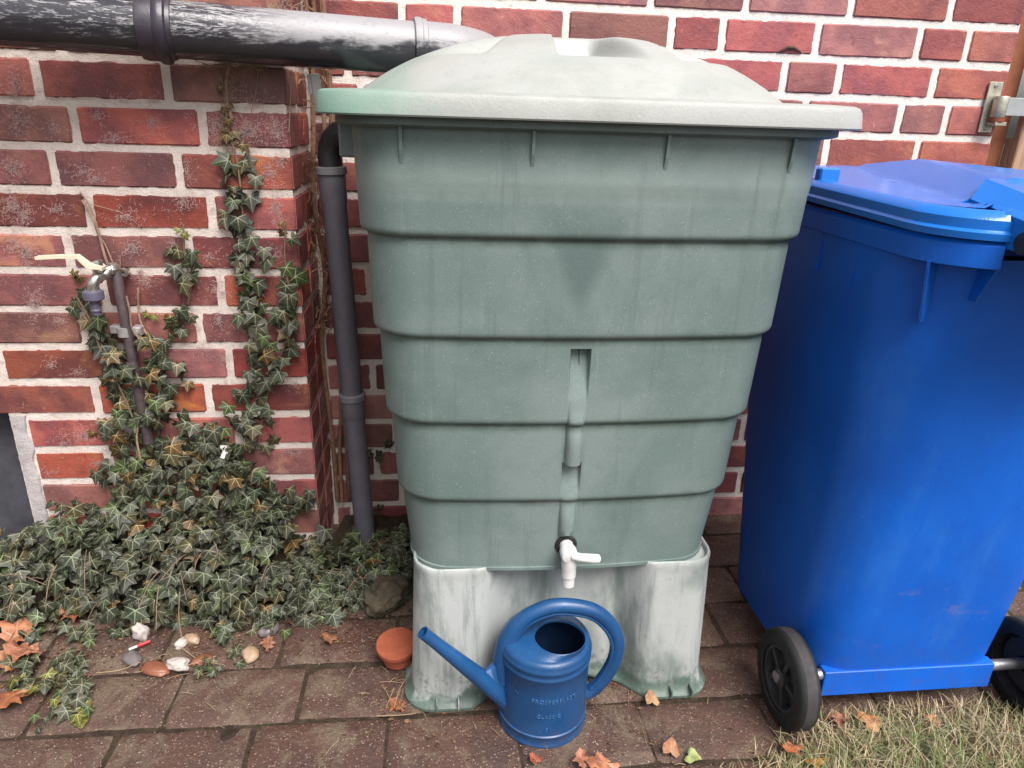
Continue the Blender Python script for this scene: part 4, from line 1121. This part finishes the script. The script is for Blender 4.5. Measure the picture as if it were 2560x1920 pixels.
# brown dried shoots
for x, y, t_ in [(555,220,5),(570,245,5),(560,270,5),(575,300,5),(560,320,5),(590,330,5),(570,345,5),(600,360,5),(450,565,6),(465,585,6),(705,555,5),(715,580,5),(185,680,5),(200,690,5),(385,790,6),(370,780,6),(430,965,6),(420,975,6),(255,1060,5),(235,1080,5),(410,900,5),(470,960,5)]:
    wall_leaf(x+rr.gauss(0,4), y+rr.gauss(0,4), size=rr.uniform(.018,.032), tint=t_)
blobs = [(440,790,40,22,7),(420,830,40,28,9),(210,745,30,14,4),(220,800,28,22,4),(250,850,28,26,6),(290,890,36,30,9),(300,950,50,36,15),(370,880,40,40,14),(420,930,50,40,16),(380,980,60,40,18),(330,1010,60,40,18),(300,1070,50,40,16),
         (420,1040,60,40,12),(500,1080,60,36,12),(350,1120,70,40,22),(450,1120,70,40,20),(560,1090,60,50,16),(630,1060,40,60,12),(600,1150,70,45,22),(500,1170,80,36,22),(390,1180,90,40,28),(290,1200,60,36,18),(680,1220,50,36,12),(740,1240,40,30,10),
         (650,860,30,30,5),(700,820,40,40,8),(690,910,30,24,5),(560,1200,110,50,45),(400,1260,130,50,60),(570,1270,110,45,45),(330,1180,60,50,30),(480,1120,90,40,30),(220,1290,60,40,20),(680,1290,60,40,20),(720,760,24,24,4),(620,700,30,30,5),(640,760,30,24,5),(600,640,30,30,5),(600,480,26,30,3)]
for px, py, rx, ry, n_ in blobs:
    for _ in range(int(n_*.72)):
        a = rr.uniform(0,6.28); q = math.sqrt(rr.random()); wall_leaf(px+rx*q*math.cos(a), py+ry*q*math.sin(a), dep=rr.uniform(.006,.055 if py > 850 else .03), tint=(5 if rr.random() < .08 else None))
place_leaves(iv, items)
# ground ivy: a mound along the foot of pier and recess
gi = empty('ground_ivy', (-.25,-.1,0)); tag(gi, 'dense dark green ivy mound along the foot of the pier', 'ivy')
items = []
def prof(x):
    """height at the wall and reach in front of it"""
    if x < -.62: return .20, .20
    if x < -.45: return .24, .15
    if x < -.05: return .20+.06*math.sin((x+.45)*6), .20
    if x < .02: return .15, .19
    t = min(1,(x-.02)/.2); return .085-.01*t, .17-.06*t
def inside(p):
    if p.x > .225 and p.y < .0: return False
    if p.x > .26: return False
    return True
n_t = 0
while n_t < 1450:
    x = rr.uniform(-1.05,.28); h, dd = prof(x); y0 = 0 if x < 0 else (.14 if x > .03 else 0)
    h *= 1+.3*mn.noise(Vector((x*7,0,3))); dd *= 1+.25*mn.noise(Vector((x*9,5,0)))
    ph = rr.uniform(.0,1.5); q = rr.uniform(.72,1.05)
    D_ = dd + y0
    p = Vector((x, y0 - D_*math.cos(ph)*q - .01, max(.012, h*math.sin(ph)*q)))
    if x > 0 and x < .05 and p.y > -.01: p.y = -.01-.03*rr.random()
    if p.x < NX+.02 and p.y > .05: continue
    if not inside(p): continue
    nrm = Vector((rr.gauss(.0,.4), -math.cos(ph)*.8-.25, math.sin(ph)*.7+.55)); tip = Vector((rr.gauss(0,.6), -.6, -.55+rr.gauss(0,.2)))
    s = rr.uniform(.022,.060); ti = rr.choice([0,1,2,2,2,4,7,7,7,3,0,4])
    if x > .0 and rr.random() < .6: ti = rr.choice([3,4,2,4])
    if rr.random() < .06: ti = 5
    items.append((leaf_matrix(p, nrm, tip, s, rr), ti, s*(.3+q)*(1+.3*(y0-p.y)))); n_t += 1
# trailing runner at bottom left
for px, py, n_, sp_ in [(205,1600,10,34),(180,1660,8,34),(200,1720,12,34),(170,1770,6,30),(215,1790,5,22),(115,1690,5,35),(60,1650,5,40),(40,1740,6,30),(110,1740,6,30),(30,1560,10,40),(90,1580,8,40),(540,1690,8,22),(500,1700,4,16),(590,1640,6,22),(560,1600,8,25),(690,1570,5,20),(100,1830,3,14)]:
    for _ in range(n_):
        c = hz(px+rr.gauss(0,sp_*.6), py+rr.gauss(0,sp_*.5), .0); c.z = rr.uniform(.008,.035)
        sm = .6 if (px in (540,500) or px == 100) else 1
        ti = rr.choice([0,1,4,3]); 
        if px in (215,40,110) and rr.random() < .5: ti = 6
        items.append((leaf_matrix(c, (rr.gauss(0,.3), -.35, 1), (rr.gauss(0,.8), -1, -.1), rr.uniform(.030,.045)*sm, rr), ti, .2 if sm == 1 else .1))
place_leaves(gi, items)
b = B()
for _ in range(70):
    x = rr.uniform(-.95,.2); h, dd = prof(x); p = Vector((x, -.02-rr.uniform(.3,.9)*dd, rr.uniform(.05,.8)*h+.01)); d = Vector((rr.gauss(0,1), rr.gauss(-.4,.5), rr.gauss(0,.5))).normalized()
    L_ = rr.uniform(.04,.13); b.tube(bez([p, p+d*L_*.5+Vector((0,0,.01)), p+d*L_+Vector((0,0,-.01))], 3), rr.uniform(.0006,.0014), 5)
o = unp(b.build('runners', STEM, gi), gi); o['kind'] = 'stuff'
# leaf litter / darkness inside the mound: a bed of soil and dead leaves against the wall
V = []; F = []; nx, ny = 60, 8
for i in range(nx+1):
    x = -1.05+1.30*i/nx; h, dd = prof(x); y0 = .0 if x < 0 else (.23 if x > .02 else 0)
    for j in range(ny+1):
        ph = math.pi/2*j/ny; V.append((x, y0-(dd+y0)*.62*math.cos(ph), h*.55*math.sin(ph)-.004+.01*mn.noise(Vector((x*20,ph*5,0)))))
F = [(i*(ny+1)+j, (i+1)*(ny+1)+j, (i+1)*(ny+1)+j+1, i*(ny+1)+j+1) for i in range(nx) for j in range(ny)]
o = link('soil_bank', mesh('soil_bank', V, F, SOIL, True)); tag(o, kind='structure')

# thin rootlets and dry shoots on the pier (strings), and the dead root tangle in the corner
b = B(); rr = random.Random(4)
def string(pl, r, jit=0.0, dep=-.006):
    P = [hy(x+rr.gauss(0,jit), y+rr.gauss(0,jit), dep) for x, y in pl]; b.tube(bez(P, 4), r, 5)
string([(200,480),(228,520),(242,580),(262,610),(285,665)], .0016); string([(208,505),(245,515),(300,530)], .0009)
string([(728,180),(726,260),(722,330)], .0012); string([(645,175),(640,230),(625,290)], .0009); string([(612,170),(610,215)], .0008); string([(575,150),(565,230),(580,300)], .003)
string([(316,740),(325,780),(330,820),(350,850)], .0018, 0, -.046); string([(345,1060),(342,1100),(352,1150)], .0022, 0, -.05); string([(300,640),(302,700)], .001)
for _ in range(60):
    x0, y0 = rr.gauss(572,14), rr.uniform(160,370); string([(x0,y0),(x0+rr.gauss(0,9),y0+12),(x0+rr.gauss(0,16),y0+22)], .0006)
for _ in range(50):
    x0, y0 = rr.gauss(690,30), rr.gauss(15,12); string([(x0,y0),(x0+rr.gauss(0,8),y0+12),(x0+rr.gauss(0,12),y0+22)], .0008)
for _ in range(40):
    x0, y0 = rr.uniform(470,650), rr.gauss(160,6); string([(x0,y0),(x0+rr.gauss(10,12),y0+rr.gauss(4,6)),(x0+rr.gauss(25,14),y0+rr.gauss(8,6))], .0008)
o = unp(b.build('dry_shoots', ROOT, iv), iv); o['kind'] = 'stuff'
b = B()
for _ in range(230):
    z = rr.uniform(.62,1.5); p = Vector((rr.gauss(.03,.022), .17+rr.gauss(0,.03), z)); d = Vector((rr.gauss(.3,.6), rr.gauss(-.3,.4), rr.gauss(0,.7)))
    L_ = rr.uniform(.015,.05); P = [p]; 
    for k in range(3):
        P.append(P[-1]+d.normalized()*L_*.4); d += Vector((rr.gauss(0,.5), rr.gauss(0,.5), rr.gauss(-.2,.5)))
    for q_ in P: q_.x = max(.004, q_.x)
    b.tube(bez(P, 3), rr.uniform(.0006,.0016), 5)
for xx in (.012,.035,.055):
    P = [Vector((xx+rr.gauss(0,.006), .215+rr.gauss(0,.01), .1+1.5*i/9)) for i in range(10)]; b.tube(bez(P, 3), rr.uniform(.004,.008), 7)
o = b.build('dead_ivy_roots', DRYROOT); tag(o, 'brown tangle of dead ivy roots in the corner behind the grey pipe', 'roots', kind='stuff')
dl = empty('wilted_ivy', (.1,.2,.2)); tag(dl, 'few wilted ivy sprigs on shaded bricks between grey pipe and barrel', 'ivy')
items = []
for px, py, n_ in [(945,1330,9),(960,1120,5),(930,1130,4),(935,1290,4),(855,1100,3)]:
    for _ in range(n_):
        p = hy(px+rr.gauss(0,14), py+rr.gauss(0,16), .235); items.append((leaf_matrix(p, (rr.gauss(0,.4),-1,.4), (rr.gauss(0,.7),0,-1), rr.uniform(.018,.034), rr), rr.choice([2,4,0]), 1))
place_leaves(dl, items)

# ------------------------------------------------------------------ fallen leaves
OAK = [leaf_geo(3, .25, .2, .22, 3), leaf_geo(3, -.2, .3, .3, 8), leaf_geo(2, .3, -.3, .25, 5)]
def lone(name, px, py, size, gi_, tint, lab, rz, tilt=.15, z=.012, cat='leaf', grp='fallen autumn leaves on the paving'):
    me = leaf_mesh(name, OAK[gi_], tint, DEADLEAF); c = hz(px, py, z); o = link(name, me, None, c)
    o.rotation_euler = (tilt, tilt*.7, rz); o.scale = (size, size, size*.7); tag(o, lab, cat, grp); return o
T1, T2, T3, T4 = (1.35,1.0,.75), (1.0,.75,.6), (1.5,1.5,1.0), (.9,1.6,.7)
lone('fallen_leaf',40,1590,.125,0,(1.5,1.05,.8),'large crinkled orange leaf at the left edge beside the ivy runner',.4,.3,.03)
lone('fallen_leaf',90,1625,.095,1,(1.4,1.0,.9),'second orange oak leaf right of the large crinkled one',1.7,.25,.03)
lone('fallen_leaf',150,1530,.105,1,(1.3,.8,.7),'long reddish brown leaf lying under the ivy at left',-1.3,.2,.03)
lone('fallen_leaf',60,1725,.085,0,(1.2,.75,.5),'rust orange leaf among the small green shoots lower left',2.6,.2,.02)
lone('fallen_leaf',20,1665,.075,1,(1.4,1.1,.9),'small orange leaf scrap at the left picture edge',.9,.2,.02)
lone('fallen_leaf',670,1620,.045,1,(1.0,.7,.6),'curled brown leaf beside the tan pebble',.3,.4,.012)
lone('fallen_leaf',830,1600,.045,2,(1.1,.8,.6),'brown leaf shred between ivy and terracotta pot',1.2,.4,.012)
lone('fallen_leaf',1630,1755,.042,2,(1.5,1.5,1.2),'pale beige leaf leaning on the right foot of the stand',.1,.5,.018)
lone('fallen_leaf',1676,1880,.045,2,(1.3,1.0,.8),'folded tan leaf beside the green leaf in front of the stand',-.2,.5,.014)
lone('fallen_leaf',1722,1888,.040,2,(1.3,2.6,1.5),'pale green leaf on the paving in front of the stand',-2.2,.25,.012)
lone('fallen_leaf',1530,1912,.075,0,(1.7,1.2,1.0),'large salmon oak leaf at the bottom edge right of the can',1.4,.25,.02)
lone('fallen_leaf',1462,1918,.05,1,(1.2,.8,.7),'curled pinkish brown leaf next to the salmon oak leaf',.4,.5,.02)
lone('fallen_leaf',1342,1904,.032,2,(1.1,.5,.4),'small red brown leaf just below the watering can',.8,.4,.01)
lone('fallen_leaf',2165,1808,.058,2,(2.0,1.6,.9),'yellow ochre leaf under the blue bin near the grass',-1.4,.15,.018)
lone('fallen_leaf',1990,1862,.060,1,(1.5,.8,.5),'orange brown leaf in front of the left bin wheel',2.0,.25,.02)
lone('fallen_leaf',2035,1900,.040,2,(1.6,1.3,.5),'small olive yellow leaf where the grass begins',2.9,.3,.02)
lone('fallen_leaf',2082,1790,.052,1,(1.4,1.1,1.0),'long pinkish leaf behind the left bin wheel',-2.3,.3,.015)
lone('fallen_leaf',2330,1805,.035,2,(1.6,.9,.6),'orange leaf scrap between grass stalks under the bin',-1.0,.3,.015)
lone('fallen_leaf',1005,1770,.05,1,(1.1,.7,.45),'rusty leaf pressed in the gap left of the stand foot',.9,.1,.008)
b = B(); rr = random.Random(8)
for _ in range(60):     # straw bits and stalks
    px, py = rr.choice([(rr.gauss(450,90), rr.gauss(1660,30)), (rr.gauss(980,40), rr.gauss(1740,40)), (rr.uniform(300,1900), rr.uniform(1560,1915)), (rr.gauss(1500,80), rr.gauss(1740,30))])
    c = hz(px, py, .004); a = rr.uniform(0,6.28); L_ = rr.uniform(.01,.05); d = Vector((math.cos(a), math.sin(a), 0))*L_
    b.tube([c, c+d*.5+Vector((0,0,.003)), c+d], rr.uniform(.0004,.0009), 4)
for q_ in [[(450,1480),(447,1540),(455,1600)],[(445,1672),(500,1655),(560,1662)],[(455,1620),(500,1650),(540,1640)],[(985,1770),(1000,1720),(1040,1665)],[(940,1790),(1010,1787),(1040,1783)],[(965,1770),(985,1720)],[(240,1682),(300,1675),(350,1655)]]:
    P = [hz(x, y, .012) for x, y in q_]
    if q_[0] == (450,1480): P = [hy(450,1480,-.22), hy(447,1540,-.23), hz(455,1600,.01)]
    b.tube(bez(P, 4), .0011, 5)
o = b.build('straw_bits', plain('straw', (.30,.21,.12), .7, var=.4)); tag(o, kind='stuff')
# crumbs and grit on the paving
V = []; F = []
for _ in range(900):
    x = rr.uniform(-.7,1.3); y = rr.uniform(-.72,-.05); c = Vector((x, y, .0015)); s = rr.uniform(.0007,.0022)
    k = len(V); V += [c+Vector((s,0,0)), c+Vector((-s,.3*s,0)), c+Vector((0,s,0)), c+Vector((0,-s,.0)), c+Vector((0,0,s))]
    F += [(k,k+2,k+4),(k+2,k+1,k+4),(k+1,k+3,k+4),(k+3,k,k+4)]
o = link('grit', mesh('grit', V, F, plain('grit_pale', (.30,.23,.20), .7, var=.5, sc_=200))); tag(o, kind='stuff')

V = []; F = []
for _ in range(700):
    if rr.random() < .75: x = rr.uniform(-.75,.24); y = -.20+rr.gauss(-.02,.05) - (.06 if x < -.2 else 0)
    else: x, y = rr.choice([(.2,-.47),(.68,-.46),(.75,-.62),(1.05,-.62),(.3,-.6)]); x += rr.gauss(0,.06); y += rr.gauss(0,.04)
    s_ = rr.uniform(.0012,.0060); a = rr.uniform(0,6.28); c = Vector((x, y, .003)); k = len(V); n_p = rr.choice((4,5,6))
    for q in range(n_p):
        aa = a+6.283*q/n_p; V.append(c+Vector((math.cos(aa)*s_*rr.uniform(.5,1.5), math.sin(aa)*s_*rr.uniform(.3,1), rr.uniform(0,.0035))))
    F.append(tuple(range(k, k+n_p)))
_n = NT('litter_brown'); _c = _n.mix(_n.map(_n.noise(60, 3), .35, .65), (.045,.025,.014), (.17,.10,.055))
o = link('leaf_litter', mesh('leaf_litter', V, F, _n.done(_c, .8, spec=.2))); tag(o, kind='stuff')

# ------------------------------------------------------------------ grass tuft at lower right
def grass_mat():
    n = NT('grass_blades'); at = n.n('ShaderNodeAttribute'); at.attribute_name = 'tint'
    return n.done(at.outputs['Color'], .6, spec=.3)
V = []; F = []; Tn = []; rr = random.Random(31)
cols = [(.36,.27,.15),(.30,.22,.12),(.40,.33,.21),(.16,.21,.07),(.11,.16,.045),(.21,.24,.10),(.45,.38,.26)]
def gedge(x): return -.665 + .11*sstep(.88,1.15,x) + .02*mn.noise(Vector((x*9,0,0)))
cnt = 0
while cnt < 26000:
    x = rr.uniform(.84,2.2); y = rr.uniform(-1.35,-.52)
    e = gedge(x)
    if y > e + rr.gauss(0,.012) - .0 or (x < .98 and rr.random() > (x-.80)/.18): continue
    edge = min(1, max(0, (e-y)/.10))
    k = len(V); a = rr.uniform(0,6.28); lean = rr.uniform(.3,1.6); L_ = rr.uniform(.022,.062)*(.6+.6*edge)
    if rr.random() < .06: L_ *= 1.8
    straw = rr.random() < (.80 - .42*edge*sstep(-.1,.4,mn.noise(Vector((x*6,y*6,2)))+.2))
    col = rr.choice(cols[:3]+cols[6:]) if straw else rr.choice(cols[3:6])
    f_ = rr.uniform(.7,1.15); col = tuple(v*f_ for v in col)
    wd = rr.uniform(.0006,.0020); p = Vector((x, y, -.004)); d = Vector((math.cos(a), math.sin(a), 0)); s = Vector((-d.y, d.x, 0))*wd
    for i in range(4):
        t = i/3; q = p + d*(L_*lean*.6*t*t) + Vector((0,0,L_*t*(1-.28*lean*t))); ww = s*(1-t*.85); V += [q-ww, q+ww]; Tn += [*col,1,*col,1]
    F += [(k+2*i, k+2*i+1, k+2*i+3, k+2*i+2) for i in range(3)]; cnt += 1
me = mesh('grass', V, F, grass_mat()); ca = me.color_attributes.new('tint','FLOAT_COLOR','POINT'); ca.data.foreach_set('color', Tn)
o = link('grass', me); tag(o, kind='stuff')
V = []; nx, ny = 50, 30
for j in range(ny+1):
    for i in range(nx+1):
        x = .84+1.5*i/nx; e = gedge(x)-.012; y = e-(e+1.5)*j/ny
        V.append((x, y, (.004 if j else -.006)+.004*mn.noise(Vector((x*30,y*30,1)))))
o = link('turf', mesh('turf', V, [(j*(nx+1)+i, (j+1)*(nx+1)+i, (j+1)*(nx+1)+i+1, j*(nx+1)+i+1) for j in range(ny) for i in range(nx)], plain('turf_thatch', (.16,.125,.06), .9, var=.6, sc_=40, bump=.004), True)); tag(o, kind='structure')
